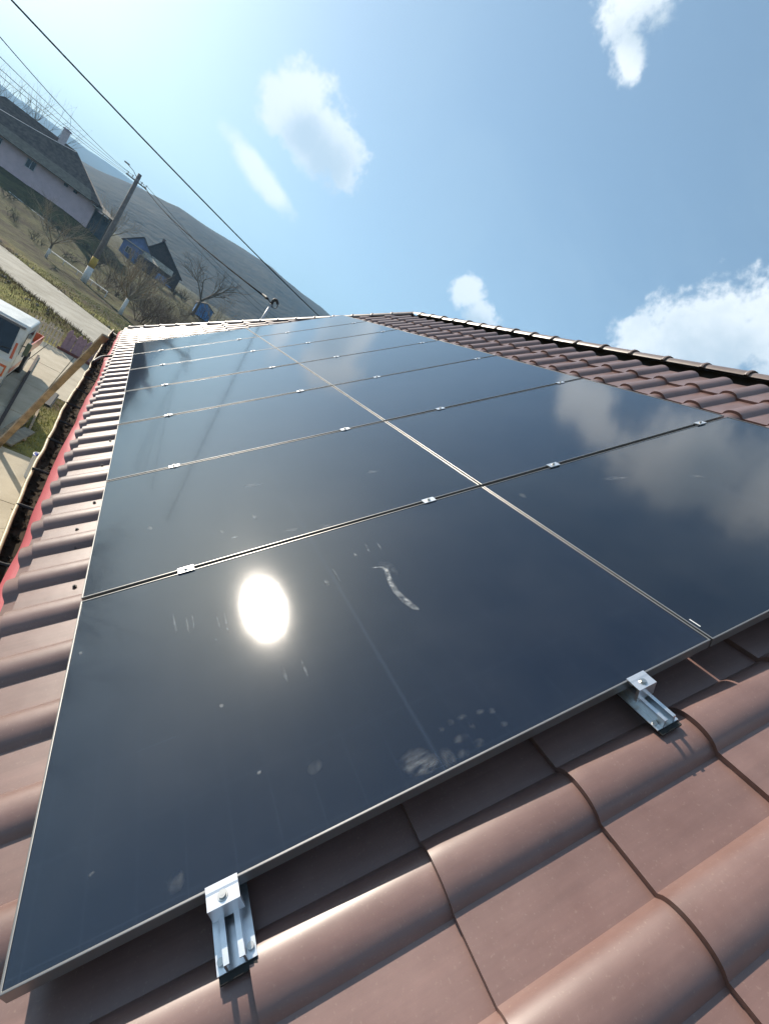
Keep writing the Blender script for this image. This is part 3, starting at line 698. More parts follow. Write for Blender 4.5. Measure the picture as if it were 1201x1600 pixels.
# black cable that leaves the roof over the gutter
def spline(pts, n=8):
    P = [Vector(p) for p in pts]; P = [P[0] * 2 - P[1]] + P + [P[-1] * 2 - P[-2]]; out = []
    for i in range(1, len(P) - 2):
        for k in range(n):
            t = k / n; a, b, c, d = P[i - 1], P[i], P[i + 1], P[i + 2]
            out.append(.5 * ((2 * b) + (c - a) * t + (2 * a - 5 * b + 4 * c - d) * t * t + (3 * b - a - 3 * c + d) * t ** 3))
    return out + [P[-2]]
def oncab(px, py, n): u, v = onroof(px, py, n); return uvn(u, v, n)
cb = MB(); A = oncab(192, 553, -.10)
cb.tube(spline([uvn(.10, A.y + .05, -.10), A, oncab(172, 556, -.085), oncab(160, 557, -.07), gd(151, 561, -.36), gd(145, 566, -.40), gd(143, 574, -.52), gd(143, 585, -.9)]), .016, 7)
tag(cb.build('black_cable', mat('black_cable_sheath', (.012, .012, .013), .5), smooth=True), 'thick black cable looping from the tiles over the gutter', 'cable')

# ------------------------------------------------------------------ yard
CONC = mat('yard_concrete', (.40, .345, .26), .9, 0, 0, 1.3, col2=(.50, .44, .34), bump=.25, bscale=25, spec=.2)
JO = mat('dark_joint', (.07, .06, .045), .95)
yd = MB(); yd.box((-5.2, -4, GZ - .1), (.2, 22.9, GZ + .012))
yard = tag(yd.build('yard_paving', mat('yard_base', (.10, .09, .07), .95)), kind='structure')
# slabs of poured concrete, each its own piece, with open joints between them
sl_x = [-5.2, -3.6, -1.98, -1.05, .18]; 
ysl = [-4, -1, 1.6, 4.3, 6.9, 9.0, 11.3, 13.7, 16.4, 19.4, 22.85]
rs = random.Random(11)
for i in range(4):
    for j in range(len(ysl) - 1):
        if i == 3 and ysl[j] in (11.3, 13.7): continue      # here a strip of grass grows
        b = MB(); g_ = .013; b.box((sl_x[i] + g_, ysl[j] + g_, GZ + .004), (sl_x[i + 1] - g_, ysl[j + 1] - g_, GZ + .03 + rs.uniform(0, .012)))
        b.build('slab', CONC, yard)
gp = MB(); gp.box((-1.06, 11.32, GZ + .0125), (.2, 16.38, GZ + .026)); gpo = gp.build('grass_strip', GROUND); tag(gpo, kind='structure')
def grass(name, label, spots, h, m_, n, seed):
    b = MB(); r = random.Random(seed)
    for _ in range(n):
        x, y = spots(r); z = zg(x, y) if y > 23 else GZ + .02
        a = r.uniform(0, 6.28); w = r.uniform(.008, .02); hh = h * r.uniform(.4, 1.2); l = r.uniform(-.6, .6) * hh
        dx, dy = math.cos(a) * w, math.sin(a) * w
        b.add([(x - dx, y - dy, z - .01), (x + dx, y + dy, z - .01), (x + l * math.cos(a + 1.2), y + l * math.sin(a + 1.2), z + hh)], [(0, 1, 2)])
    tag(b.build(name, m_), label, 'grass', kind='stuff')
GR1 = mat('early_spring_grass', (.20, .21, .06), .9, 0, 0, 3, col2=(.34, .31, .11), spec=.1)
GR2 = mat('dead_weeds', (.13, .09, .05), .95, 0, 0, 3, col2=(.24, .18, .10), spec=.1)
grass('grass', 'short yellow green grass on the verge before the road', lambda r: (r.uniform(-12, 3), r.uniform(23.5, 46)), .09, GR1, 26000, 1)
def weedspot(r):
    x = r.uniform(-16, 5); return x, road_y(x) + (-5.9 + r.gauss(0, .8) if r.random() < .6 else 5.2 + r.gauss(0, .7))
grass('dry_weeds', 'brown dead weeds on the earth bank along the road', weedspot, .22, GR2, 9000, 2)
grass('grass_tufts', 'thin olive grass growing in the strip between yard slabs', lambda r: (r.uniform(-1.04, .15), r.uniform(11.4, 16.3)), .06, GR1, 2500, 4)
# stones and clods on the bank
cl = MB(); r = random.Random(9)
for _ in range(420):
    x, y = weedspot(r); z = zg(x, y); s_ = r.uniform(.03, .13); vs = []
    for d in ((1, 0, 0), (-1, 0, 0), (0, 1, 0), (0, -1, 0), (0, 0, .8), (0, 0, -.5)): vs.append((x + d[0] * s_ * r.uniform(.6, 1.2), y + d[1] * s_ * r.uniform(.6, 1.2), z + .01 + d[2] * s_))
    cl.add(vs, [(0, 2, 4), (2, 1, 4), (1, 3, 4), (3, 0, 4), (2, 0, 5), (1, 2, 5), (3, 1, 5), (0, 3, 5)])
tag(cl.build('clods', mat('earth_clods', (.10, .075, .05), .95, 0, 0, 4, col2=(.28, .25, .2))), 'earth clods and pale stones scattered on the bank', 'stones', kind='stuff')

# rail along the drive and a dark drain slot
a, b_ = gd(60, 556, GZ + .06), gd(-14, 684, GZ + .06)
rl = MB(); rl.bar(a, b_, .07, .07)
tag(rl.build('gate_rail', mat('rusty_dark_steel', (.035, .02, .016), .8, 0, .4, 9)), 'dark rusty steel rail lying along the edge of the drive beside the truck', 'rail')
p = gd(78, 625, GZ); ds = MB(); ds.box((p.x - .09, p.y - .75, GZ + .045), (p.x + .09, p.y + .75, GZ + .075)); ds.box((p.x - .12, p.y - .78, GZ + .03), (p.x + .12, p.y + .78, GZ + .05))
tag(ds.build('drain_channel', mat('black_drain', (.015, .013, .012), .7)), 'short black drain channel set in the concrete drive', 'drain')

# picket fences at the end of the yard
def picket_fence(name, label, x0, x1, y, h, gap, w, m_, seed, pointed=True):
    f = tag(empty(name, ((x0 + x1) / 2, y, GZ)), label, 'fence'); r = random.Random(seed); cx = (x0 + x1) / 2
    for z in (.28, h * .75): b = MB(); b.box((x0 - cx, .02, z), (x1 - cx, .05, z + .06)); b.build('rail', m_, f)
    x = x0
    while x < x1 - w * .5:
        hh = h * r.uniform(.9, 1.06); b = MB()
        poly = [(-w / 2, .04), (w / 2, .04), (w / 2, hh - w * .7), (0, hh), (-w / 2, hh - w * .7)]
        b.prism(poly, -.012, .018); o = b.build('picket', m_, f, loc=(x - cx + w / 2, 0, 0), rot=(0, R_(r.uniform(-2, 2)), 0)); x += w + gap
    return f
picket_fence('picket_fence', 'low mauve wooden picket fence across the end of the yard', -1.62, .6, 22.95, .95, .015, .17, mat('mauve_paint', (.30, .20, .24), .7, 0, .2, 12), 2)
picket_fence('picket_gate', 'narrow pale picket gate between mauve fence and truck', -2.75, -1.72, 23.05, .8, .06, .06, mat('weathered_white_paint', (.55, .47, .38), .8, 0, .2, 12), 5)
mb = MB(); mb.box((-1.7, 22.86, GZ + .03), (.6, 22.94, GZ + .14)); tag(mb.build('fence_kerb', mat('red_brick_kerb', (.16, .06, .05), .9, 0, .3, 12)), 'dark red kerb along the foot of the mauve fence', 'kerb')

# wooden beam leaning on the gutter, and the timber heap at its foot
WOOD = mat('weathered_timber', (.25, .185, .115), .85, 0, .35, 6, bump=.3, bscale=40)
top = gd(163, 527, -.34); bot = gd(-6, 698, GZ + .03); d = (top - bot).normalized()
bm_ = MB(); bm_.bar(bot, top + d * .04, .11, .06)
tag(bm_.build('wooden_beam', WOOD, bevel=.006), 'long weathered wooden beam leaning up against the gutter', 'beam')
plk = [((-14, 690), (38, 655), .05, .18, 'short brown plank on top of the timber heap below the beam'), ((8, 692), (46, 672), .03, .24, 'wide grey board lying flat at the foot of the beam'), ((-20, 700), (22, 668), .12, .1, 'dark squared timber at the left edge of the heap'), ((38, 688), (60, 640), .02, .05, 'thin dark batten lying on the drive by the beam')]
for (p0, p1, z, w, lb) in plk:
    b = MB(); b.bar(gd(*p0, GZ + .05 + z), gd(*p1, GZ + .05 + z), w, .05); tag(b.build('plank', WOOD if w != .24 else mat('grey_board', (.20, .18, .14), .9, 0, .2, 7), bevel=.004), lb, 'plank', 'timber below the beam')
# narrow white bin with rags
pb = gd(46, 746, GZ + .03); bn = tag(empty('bin', pb), 'narrow white plastic bin with blue rags beside the gutter', 'bin')
b = MB(); n = 18; rings = [(0, .10), (.02, .105), (.50, .13), (.51, .142), (.53, .142), (.53, .125), (.06, .10)]
for z, r_ in rings: b.v += [(math.cos(2 * math.pi * i / n) * r_, math.sin(2 * math.pi * i / n) * r_, z) for i in range(n)]
b.f = [(j * n + i, j * n + (i + 1) % n, (j + 1) * n + (i + 1) % n, (j + 1) * n + i) for j in range(len(rings) - 1) for i in range(n)] + [tuple(range(n))]
b.build('body', mat('white_plastic', (.72, .70, .66), .4), bn, smooth=True)
for c_, nm, s_ in (((.03, .06, .30), 'blue_rag', 1), ((.55, .55, .58), 'white_rag', 2)):
    b = MB(); r = random.Random(s_); N = 9
    for i in range(N):
        for j in range(N):
            x, y = (i / (N - 1) - .5) * .24, (j / (N - 1) - .5) * .2; b.v.append((x * .9 + (.03 if s_ == 2 else -.02), y + (.03 if s_ == 2 else -.03), .53 + .09 * noise.noise(Vector((x * 14, y * 14, s_ * 3))) + .03 + (.01 if s_ == 2 else 0) - (x * x + y * y) * 3))
    b.f = [(i * N + j, i * N + j + 1, (i + 1) * N + j + 1, (i + 1) * N + j) for i in range(N - 1) for j in range(N - 1)]
    b.build(nm, mat(nm + '_cloth', c_, .8), bn, smooth=True)
# bent iron hook and clear plastic scrap on the slabs
hk = MB(); q = gd(93, 686, GZ + .05); hk.tube(spline([q + Vector((0, .25, .0)), q + Vector((-.1, .1, .02)), q + Vector((-.08, -.1, .02)), q + Vector((.02, -.25, 0))]), .018, 6)
tag(hk.build('iron_hook', mat('black_iron', (.02, .018, .016), .7), smooth=True), 'bent dark iron bar lying on the slab by the gutter', 'bar')

# ------------------------------------------------------------------ truck
WH = mat('white_truck_paint', (.55, .55, .52), .4, 0, .12, 3, coat=.3); OR = mat('orange_truck_paint', (.52, .10, .02), .35, 0, .1, 4, coat=.4)
DG = mat('dark_windscreen', (.012, .016, .022), .06, 0, spec=.6); BK = mat('black_trim', (.018, .018, .018), .6); TY = mat('tyre_rubber', (.02, .02, .02), .85); LG = mat('slate_grey_plastic', (.10, .11, .13), .5)
tx = gd(24, 602, -3.2).x + .02; ty = 13.9
tk = tag(empty('light_truck', (tx - 1.22, ty, GZ + .03)), 'white light truck with orange stripes parked facing the house', 'truck')
def tp(b, name, m_, parent=tk, **k): return b.build(name, m_, parent, **k)
HWD = .92
# cab shell: side profile extruded across, front towards -y
prof = [(.0, .55), (.0, 1.02), (.06, 1.12), (.34, 1.86), (.44, 1.95), (1.62, 1.98), (1.74, 1.9), (1.78, .55)]   # (y, z)
cab = MB(); N = len(prof)
for x in (-HWD, -HWD + .05, HWD - .05, HWD):
    k_ = .03 if abs(x) == HWD else 0
    cab.v += [(x, y + (k_ if y < .5 else -k_), z - (k_ if z > 1.5 else 0)) for y, z in prof]
for i in range(3): cab.f += [(i * N + j, i * N + (j + 1) % N, (i + 1) * N + (j + 1) % N, (i + 1) * N + j) for j in range(N)]
cab.f += [tuple(range(N - 1, -1, -1)), tuple(3 * N + j for j in range(N))]
cabo = tp(cab, 'cab', WH, bevel=.02)
b = MB(); b.add([(-.80, .075, 1.17), (.80, .075, 1.17), (.74, .325, 1.83), (-.74, .325, 1.83)], [(0, 1, 2, 3)]); off = Vector((0, -.018, .008)); b.v = [tuple(Vector(v) + off) for v in b.v]
ws = tp(b, 'windscreen', DG, cabo)
for x in (-.35, .3): w_ = MB(); w_.bar((x, .045, 1.17), (x + .5, .10, 1.32), .02, .012); w_.build('wiper', BK, ws)
b = MB(); b.box((-.84, .30, 1.84), (.84, .42, 1.90)); b.box((-.5, .32, 1.96), (-.3, .42, 2.02)); tp(b, 'sun_visor', LG, cabo)
for s_ in (-1, 1):
    b = MB(); b.bar((s_ * .87, .045, 1.10), (s_ * .80, .36, 1.86), .05, .012, (0, -1, .35)); tp(b, 'pillar_stripe', OR, cabo)
    b = MB(); b.box((s_ * (HWD + .002), .42, 1.18), (s_ * (HWD + .012), 1.25, 1.78)); tp(b, 'side_window', DG, cabo)
    dr_ = MB(); dr_.box((s_ * (HWD + .001), .36, .62), (s_ * (HWD + .008), 1.34, 1.15)); dro = tp(dr_, 'door', WH, cabo)
    b = MB(); b.box((s_ * (HWD + .008), 1.16, .98), (s_ * (HWD + .03), 1.30, 1.02)); b.build('handle', BK, dro)
    b = MB(); b.box((s_ * (HWD + .008), .30, .66), (s_ * (HWD + .014), 1.6, .80)); tp(b, 'side_stripe', OR, cabo)
    mi = MB(); mi.tube([(s_ * HWD, .32, 1.45), (s_ * (HWD + .14), .22, 1.5)], .014, 6); mo = tp(mi, 'mirror', BK)
    b = MB(); b.box((s_ * (HWD + .14) - .05, .16, 1.28), (s_ * (HWD + .14) + .05, .23, 1.62)); b.build('mirror_shell', mat('mirror_green_grey', (.06, .09, .06), .3), mo, bevel=.02)
    b = MB(); b.box((s_ * .72 - .13, -.03, .66), (s_ * .72 + .13, .02, .84)); h_ = tp(b, 'headlight', mat('lamp_lens', (.55, .55, .5), .1, 0, spec=.8), bevel=.015)
    for y in (.55, 3.2):
        w = MB(); w.tube([(s_ * .66, y, .37), (s_ * .88, y, .37)], .37, 24); wo = tp(w, 'wheel', TY, bevel=.03)
        w = MB(); w.tube([(s_ * .885, y, .37), (s_ * .892, y, .37)], .2, 18); w.build('rim', mat('steel_rim', (.4, .4, .4), .4, .7), wo)
b = MB(); b.box((-.88, -.012, .60), (.88, .0, .90)); tp(b, 'front_stripe', OR, cabo)
b = MB(); b.box((-.45, -.02, .92), (.45, -.004, 1.0)); gr_ = tp(b, 'grille', BK, cabo)
b = MB(); b.box((-.5, -.024, .68), (.5, -.014, .72)); b.box((-.62, -.02, 1.055), (.62, .0, 1.065)); tp(b, 'panel_gap', BK, cabo)
b = MB(); b.box((-HWD, -.09, .40), (HWD, .12, .60)); tp(b, 'bumper', mat('pale_bumper', (.5, .5, .47), .5), bevel=.03)
b = MB(); b.box((-.40, 0, .42), (.40, 4.6, .58)); tp(b, 'chassis', BK)
b = MB(); b.box((-.84, 1.95, .66), (.84, 4.7, .74)); bed = tp(b, 'cargo_bed', mat('bed_grey', (.16, .17, .18), .6))
for lo_, hi_ in (((-.84, 1.92, .74), (.84, 1.96, 1.1)), ((-.87, 1.96, .74), (-.84, 4.7, 1.05)), ((.84, 1.96, .74), (.87, 4.7, 1.05)), ((-.84, 4.68, .74), (.84, 4.72, 1.05))): b = MB(); b.box(lo_, hi_); b.build('side_board', OR, bed)

# ------------------------------------------------------------------ bare trees, shrubs
BARK = mat('bare_bark', (.11, .085, .06), .95, 0, .35, 5); TWIG = mat('pale_twigs', (.30, .235, .16), .95, 0, .3, 5); LIME = mat('limewash', (.68, .66, .62), .9, 0, .1, 8); BROWN = mat('brown_twigs', (.105, .070, .045), .95, 0, .4, 3)
def branch(b, p, d, L, r, depth, rnd, spread, kids, up):
    n = 3; pts = [p]; rad = [r]; q = p; dd = d
    for i in range(n):
        dd = (dd + Vector((rnd.gauss(0, .16), rnd.gauss(0, .16), rnd.gauss(0, .1) + up))).normalized(); q = q + dd * (L / n); pts.append(q); rad.append(r * (1 - .45 * (i + 1) / n))
    b.tube(pts, rad, 5 if depth > 1 else 3, cap=False)
    if depth <= 0: return
    for k in range(kids):
        t = rnd.uniform(.35, 1.0) if k else 1.0; i = min(n - 1, int(t * n)); s = pts[i].lerp(pts[i + 1], t * n - i)
        ax = Vector((rnd.gauss(0, 1), rnd.gauss(0, 1), rnd.gauss(0, .5))).normalized()
        nd = (dd + ax * spread * rnd.uniform(.5, 1.2)).normalized()
        branch(b, s, nd, L * rnd.uniform(.55, .85), rad[i] * .62, depth - 1, rnd, spread, kids, up)
def tree(name, label, base, H, tr, trunk_h, lime, seed, kids=4, depth=3, spread=.75, up=.06, m_=TWIG, n0=6, group=None, cat='tree', lean=0.0, out=.9):
    e = tag(empty(name, base), label, cat, group); r = random.Random(seed)
    t = MB(); topp = Vector((lean * trunk_h, 0, trunk_h)); t.tube([(0, 0, -.2), (0, 0, trunk_h * .4), topp], [tr * 1.25, tr, tr * .85], 9); to = t.build('trunk', BARK, e, smooth=True)
    if lime:
        t = MB(); t.tube([(0, 0, -.05), (lean * trunk_h * .3, 0, trunk_h * .45), (lean * trunk_h * lime, 0, trunk_h * lime)], [tr * 1.35, tr * 1.1, tr * 1.02], 9); t.build('limewash_band', LIME, to, smooth=True)
    c = MB()
    for k in range(n0):
        a = 2 * math.pi * k / n0 + r.uniform(-.4, .4); d = Vector((math.cos(a) * out, math.sin(a) * out, r.uniform(.5, 1.3))).normalized()
        branch(c, topp - Vector((0, 0, r.uniform(0, .15) * trunk_h)), d, H * r.uniform(.3, .42), tr * .6, depth, r, spread, kids, up)
    c.build('crown', m_, e); return e
b1 = gd(187, 490, GZ); tree('pollard_tree', 'bare pollarded tree with whitewashed trunk at the far roadside, nearest the roof corner', b1, 4.4, .13, 1.55, .95, 21, 4, 3, .5, .12, TWIG, 9)
b0 = gd(71, 402, GZ); tree('roadside_tree', 'small bare tree with short white trunk in front of the pale house', b0, 5.0, .09, 1.5, .6, 5, 4, 3, .8, .05, TWIG, 6)
def zat(p): return Vector((p.x, p.y, zg(p.x, p.y)))
p = at(318, 462, 84); tree('gnarled_tree', 'dark bare gnarled tree standing right of the blue house', zat(p), 8.5, .22, 2.6, 0, 8, 4, 3, .9, .03, BARK, 5)
p = at(160, 392, 92); tree('bare_tree', 'bare tree rising behind the pole between pale house and blue house', zat(p), 6.0, .1, 1.6, 0, 13, 4, 3, .6, .1, TWIG, 6)
p = at(350, 480, 78); tree('young_tree', 'slender bare young tree at the right end of the thicket', zat(p), 5.5, .09, 1.4, 0, 17, 4, 3, .6, .1, TWIG, 5)
for i, (x, y, Y, H) in enumerate(((4, 150, 112, 6), (33, 168, 118, 6.5), (60, 190, 120, 5.5), (88, 208, 124, 5.5))):
    p = at(x, y, Y); z0 = zat(p); tree('thin_tree', 'thin bare tree behind the ridge of the pale house', z0, p.z - z0.z + 3.5, .10, (p.z - z0.z) * .62, 0, 40 + i, 3, 2, .5, .15, BARK, 5, 'trees behind the pale house')
# thicket of bare shrubs between the road and the blue house
r = random.Random(31); K = 0
spots = [(168, 432, 58), (182, 425, 66), (200, 438, 62), (217, 447, 70), (233, 450, 64), (248, 456, 58), (262, 466, 55), (272, 452, 70), (285, 470, 60), (300, 478, 56), (315, 484, 60), (330, 488, 66), (345, 492, 62), (240, 470, 50), (262, 485, 48), (285, 492, 50), (305, 462, 78), (150, 415, 74), (172, 402, 82), (335, 470, 84), (360, 488, 80), (195, 420, 92), (210, 430, 96), (228, 440, 92), (246, 452, 90), (270, 462, 90), (290, 462, 94), (310, 474, 90), (255, 440, 100), (276, 480, 52), (325, 495, 56)]
for (x, y, Y) in spots:
    p = zat(at(x, y, Y)); e = tag(empty('bare_shrub', p), 'bare brown shrub in the thicket below the blue house', 'shrub', 'bare shrubs in the thicket')
    c = MB(); Hh = r.uniform(2.0, 3.6)
    for k in range(15):
        a = r.uniform(0, 6.28); d = Vector((math.cos(a) * r.uniform(.2, 1), math.sin(a) * r.uniform(.2, 1), r.uniform(.6, 1.2))).normalized()
        branch(c, Vector((r.uniform(-.5, .5), r.uniform(-.5, .5), -.1)), d, Hh * r.uniform(.4, .6), .03, 2, r, .75, 4, .05)
    c.build('branches', BROWN if K % 3 else TWIG, e); K += 1
# hedge of dark scrub in front of the pale house
for i, (x, y, Y) in enumerate(((10, 318, 76), (40, 335, 78), (70, 352, 74), (100, 372, 76), (22, 345, 68), (130, 388, 78), (60, 372, 64), (150, 400, 70), (108, 400, 66))):
    p = zat(at(x, y, Y)); e = tag(empty('garden_shrub', p), 'dark bare shrub in the garden below the pale house', 'shrub', 'garden shrubs below the pale house'); c = MB(); rr2 = random.Random(70 + i)
    for k in range(10):
        a = rr2.uniform(0, 6.28); d = Vector((math.cos(a), math.sin(a), rr2.uniform(.6, 1.4))).normalized()
        branch(c, Vector((rr2.uniform(-.6, .6), rr2.uniform(-.6, .6), -.1)), d, rr2.uniform(.5, .9), .025, 2, rr2, .8, 4, .05)
    c.build('branches', mat('dark_green_brown_twigs', (.045, .05, .028), .95, 0, .4, 3), e)

# ------------------------------------------------------------------ poles and wires
pb = gd(130, 440, GZ); ptop = at(219, 272, pb.y)
PH = ptop.z - GZ; lean = (ptop.x - pb.x) / PH
pl = tag(empty('utility_pole', pb), 'tall grey utility pole with yellow and white painted foot beside the road', 'utility pole')
def pz(z): return (lean * z, 0, z)
b = MB(); b.tube([pz(-.3), pz(PH * .5), pz(PH)], [.26, .21, .16], 12); po = b.build('pole', mat('weathered_pole', (.17, .15, .14), .9, 0, .2, 4), pl, smooth=True)
zw = at(140, 416, pb.y).z - GZ; zy = at(146, 400, pb.y).z - GZ
b = MB(); b.tube([pz(-.05), pz(zw)], [.285, .275], 12); b.build('white_band', LIME, po, smooth=True)
b = MB(); b.tube([pz(zw + .01), pz(zy)], [.278, .268], 12); b.build('yellow_band', mat('yellow_band_paint', (.50, .33, .06), .8, 0, .2, 5), po, smooth=True)
b = MB(); b.box((-.9 + lean * PH, -.05, PH - .75), (.9 + lean * PH, .05, PH - .65)); b.build('cross_arm', BARK, pl)
for x in (-.8, -.4, .4, .8): b = MB(); b.tube([(x + lean * PH, 0, PH - .65), (x + lean * PH, 0, PH - .42)], [.03, .06], 8); b.build('insulator', mat('glazed_insulator', (.6, .6, .58), .3), pl)
b = MB(); b.tube([pz(PH - .5), (lean * PH - .5, -.3, PH - .15), (lean * PH - 1.0, -.5, PH - .05)], .03, 7); ar = b.build('lamp_arm', mat('lamp_grey', (.35, .35, .36), .5), pl, smooth=True)
b = MB(); b.box((lean * PH - 1.35, -.62, PH - .06), (lean * PH - .9, -.40, PH + .06)); b.build('lamp_head', mat('lamp_grey', (.35, .35, .36), .5), ar, bevel=.03)
PT = Vector((ptop.x, ptop.y, GZ + PH - .45))
mt = at(427, 470, 10.9); mbs = at(405, 503, 10.9)
ms = tag(empty('service_mast', Vector((mbs.x, 10.9, mbs.z - .6))), 'thin steel service mast with black cable head behind the roof hip', 'mast'); o_ = ms.location
b = MB(); b.tube([Vector((0, 0, 0)), mt - o_ - Vector((0, 0, .05))], .026, 10); b.build('pipe', mat('galvanised_pipe', (.42, .42, .43), .4, .6), ms, smooth=True)
hd = mt - o_
b = MB(); b.tube(spline([hd + Vector((0, 0, -.08)), hd + Vector((0, 0, .02)), hd + Vector((.05, 0, .05)), hd + Vector((.12, 0, 0))]), [.032] * 24 + [.03], 8); b.build('weather_head', BK, ms, smooth=True)
b = MB(); b.tube([hd + Vector((.06 + .075 * math.cos(t), .01, -.05 + .075 * math.sin(t))) for t in [i * .35 for i in range(20)]], .009, 6); b.build('cable_coil', BK, ms, smooth=True)
b = MB(); b.bar(hd + Vector((-.11, 0, -.04)), hd + Vector((.05, 0, -.1)), .02, .02); b.build('hook_arm', BK, ms)
WIRE = mat('black_wire', (.012, .012, .014), .95, spec=.05); PALE = mat('bare_aluminium_wire', (.30, .32, .36), .5, .3)
def wire(name, label, a, b_, sag, rad, m_=WIRE, n=24):
    a, b_ = Vector(a), Vector(b_); pts = [a.lerp(b_, i / n) - Vector((0, 0, sag * 4 * (i / n) * (1 - i / n))) for i in range(n + 1)]
    w = MB(); w.tube(pts, rad, 6); tag(w.build(name, m_, smooth=True), label, 'cable')
hc = mt + Vector((-.11, 0, -.04))
wire('service_cable', 'thick twisted black service cable from pole to roof mast', PT + Vector((.4, 0, 0)), hc, .35, .021)
grp = MB(); grp.tube([hc + (PT - hc).normalized() * t for t in (.02, .15, .5)], [.018, .035, .016], 7)
tag(grp.build('cable_grip', BK, smooth=True), 'dark grip on the service cable at the mast', 'cable grip')
wire('overhead_cable', 'single thick black overhead cable crossing the sky above the pole', at(-60, -84, 17), at(508, 503, 24), .12, .022)
for i, ((x, y), Y, off, lb, rad) in enumerate((((-30, 22), 20, -.8, 'uppermost thin wire running left from the pole top', .014), ((-30, 58), 22, -.4, 'second thin wire running left from the pole top', .013), ((-30, 80), 22, .4, 'third thin wire running left from the pole top', .013), ((-30, 92), 22, .8, 'lowest thin wire running left from the pole top', .011))):
    wire('overhead_wire', lb, at(x, y, Y), PT + Vector((off, 0, 0)), .25, rad, WIRE if i == 0 else PALE)
for i, ((x, y), Y, off, lb) in enumerate((((452, 515), 62, .8, 'upper thin wire running from the pole behind the mast'), ((440, 515), 66, .4, 'lower thin wire running from the pole behind the mast'))):
    wire('overhead_wire', lb, PT + Vector((off, 0, -.2 * i)), at(x, y, Y), .5, .016, WIRE)
wire('pale_cable', 'pale sunlit cable sloping in front of the dark house roof', at(-20, 158, 70), at(119, 237, 90.5), .1, .035, mat('pale_cable_sheath', (.62, .60, .58), .5))

# garden fence beyond the road
for nm, lb, pts, Y0, Y1, h in (('garden_fence', 'pale pipe rail fence behind the road by the pole', ((80, 392), (168, 456)), 62, 54, .7), ('garden_rail', 'pale pipe rail in the garden of the pale house', ((14, 299), (68, 342)), 79, 77, .9)):
    a, b_ = at(*pts[0], Y0), at(*pts[1], Y1); f = tag(empty(nm, (a.x, a.y, zg(a.x, a.y))), lb, 'fence'); o_ = f.location
    b = MB(); b.tube([a - o_, b_ - o_], .045, 7); b.build('rail', mat('pale_pipe', (.62, .62, .6), .5), f)
    for i in range(5):
        q = a.lerp(b_, i / 4); b = MB(); b.tube([q - o_, Vector((q.x, q.y, zg(q.x, q.y) - .2)) - o_], .04, 6); b.build('post', mat('pale_pipe', (.62, .62, .6), .5), f)

# ------------------------------------------------------------------ village houses
def roof_slab(b, pts, th=.12):
    P = [Vector(p) for p in pts]; n = (P[1] - P[0]).cross(P[2] - P[0]).normalized()
    if n.z < 0: n = -n
    k = len(P); b.add(P + [p + n * th for p in P], [tuple(range(k)), tuple(range(2 * k - 1, k - 1, -1))] + [(i, (i + 1) % k, k + (i + 1) % k, k + i) for i in range(k)])
OLD = mat('old_dark_roof_tiles', (.055, .042, .036), .9, 0, 0, 2, col2=(.13, .10, .085), bump=.6, bscale=12); OLD2 = mat('lichen_brown_roof_tiles', (.12, .10, .075), .9, 0, 0, 2, col2=(.20, .17, .135), bump=.6, bscale=12)
PINK = mat('pale_pinkish_render', (.64, .49, .51), .9, 0, .07, 1.2, bump=.2, bscale=8)
def window(parent, x, y, z, w, h, fm, face=-1):
    b = MB(); t = .06
    for lo_, hi_ in (((x, 0, z), (x + w, .06, z + t)), ((x, 0, z + h - t), (x + w, .06, z + h)), ((x, 0, z), (x + t, .058, z + h)), ((x + w - t, 0, z), (x + w, .058, z + h)), ((x + w / 2 - t / 2, .005, z), (x + w / 2 + t / 2, .055, z + h))): b.box((lo_[0], y - .04 + lo_[1], lo_[2]), (hi_[0], y - .04 + hi_[1], hi_[2]))
    o = b.build('window', fm, parent); b = MB(); b.box((x + t, y - .01, z + t), (x + w - t, y + .01, z + h - t)); b.build('pane', DG, o); return o
# long pale house at the left, seen on its shaded side
Yh = 90; er = at(150, 315, Yh); hz = zg(er.x - 4, Yh) - .5; ez_ = er.z; x1 = er.x + .3; x0 = x1 - 17.5; dp = 8.5; rz = at(119, 237, Yh + dp / 2).z
bigh = tag(empty('pale_house', ((x0 + x1) / 2, Yh + dp / 2, hz)), 'long pale pinkish house with dark hipped roof at the left edge', 'house'); o_ = bigh.location
def L_(x, y, z): return Vector((x, y, z)) - o_
b = MB(); b.box(L_(x0, Yh, hz), L_(x1, Yh + dp, ez_ - .02)); wl_ = b.build('wall', PINK, bigh)
b = MB(); b.box(L_(x0 - .03, Yh - .06, hz), L_(x1 + .03, Yh + .0, at(60, 300, Yh).z - .55)); b.build('plinth', mat('dirty_pink_plinth', (.30, .20, .18), .9, 0, .2, 2), wl_)
b = MB(); ov = .5; xe0, xe1 = x0 - ov, x1 + ov; ye0, ye1 = Yh - ov - .2, Yh + dp + ov; rx0 = x0 + 3.6; rx1 = at(119, 237, Yh + dp / 2).x; rm = Yh + dp / 2; zb = ez_ - .25
kx = rx1 + (xe1 - rx1) * .45; kz = zb + (rz - zb) * .42
roof_slab(b, [L_(xe0, ye0, zb), L_(xe1, ye0, zb), L_(rx1, rm, rz), L_(rx0, rm, rz)]); roof_slab(b, [L_(xe1, ye1, zb), L_(xe0, ye1, zb), L_(rx0, rm, rz), L_(rx1, rm, rz)])
roof_slab(b, [L_(xe1, ye0, zb), L_(xe1, ye1, zb), L_(rx1, rm, rz)]); roof_slab(b, [L_(xe0, ye1, zb), L_(xe0, ye0, zb), L_(rx0, rm, rz)])
rf = b.build('roof', OLD, bigh)
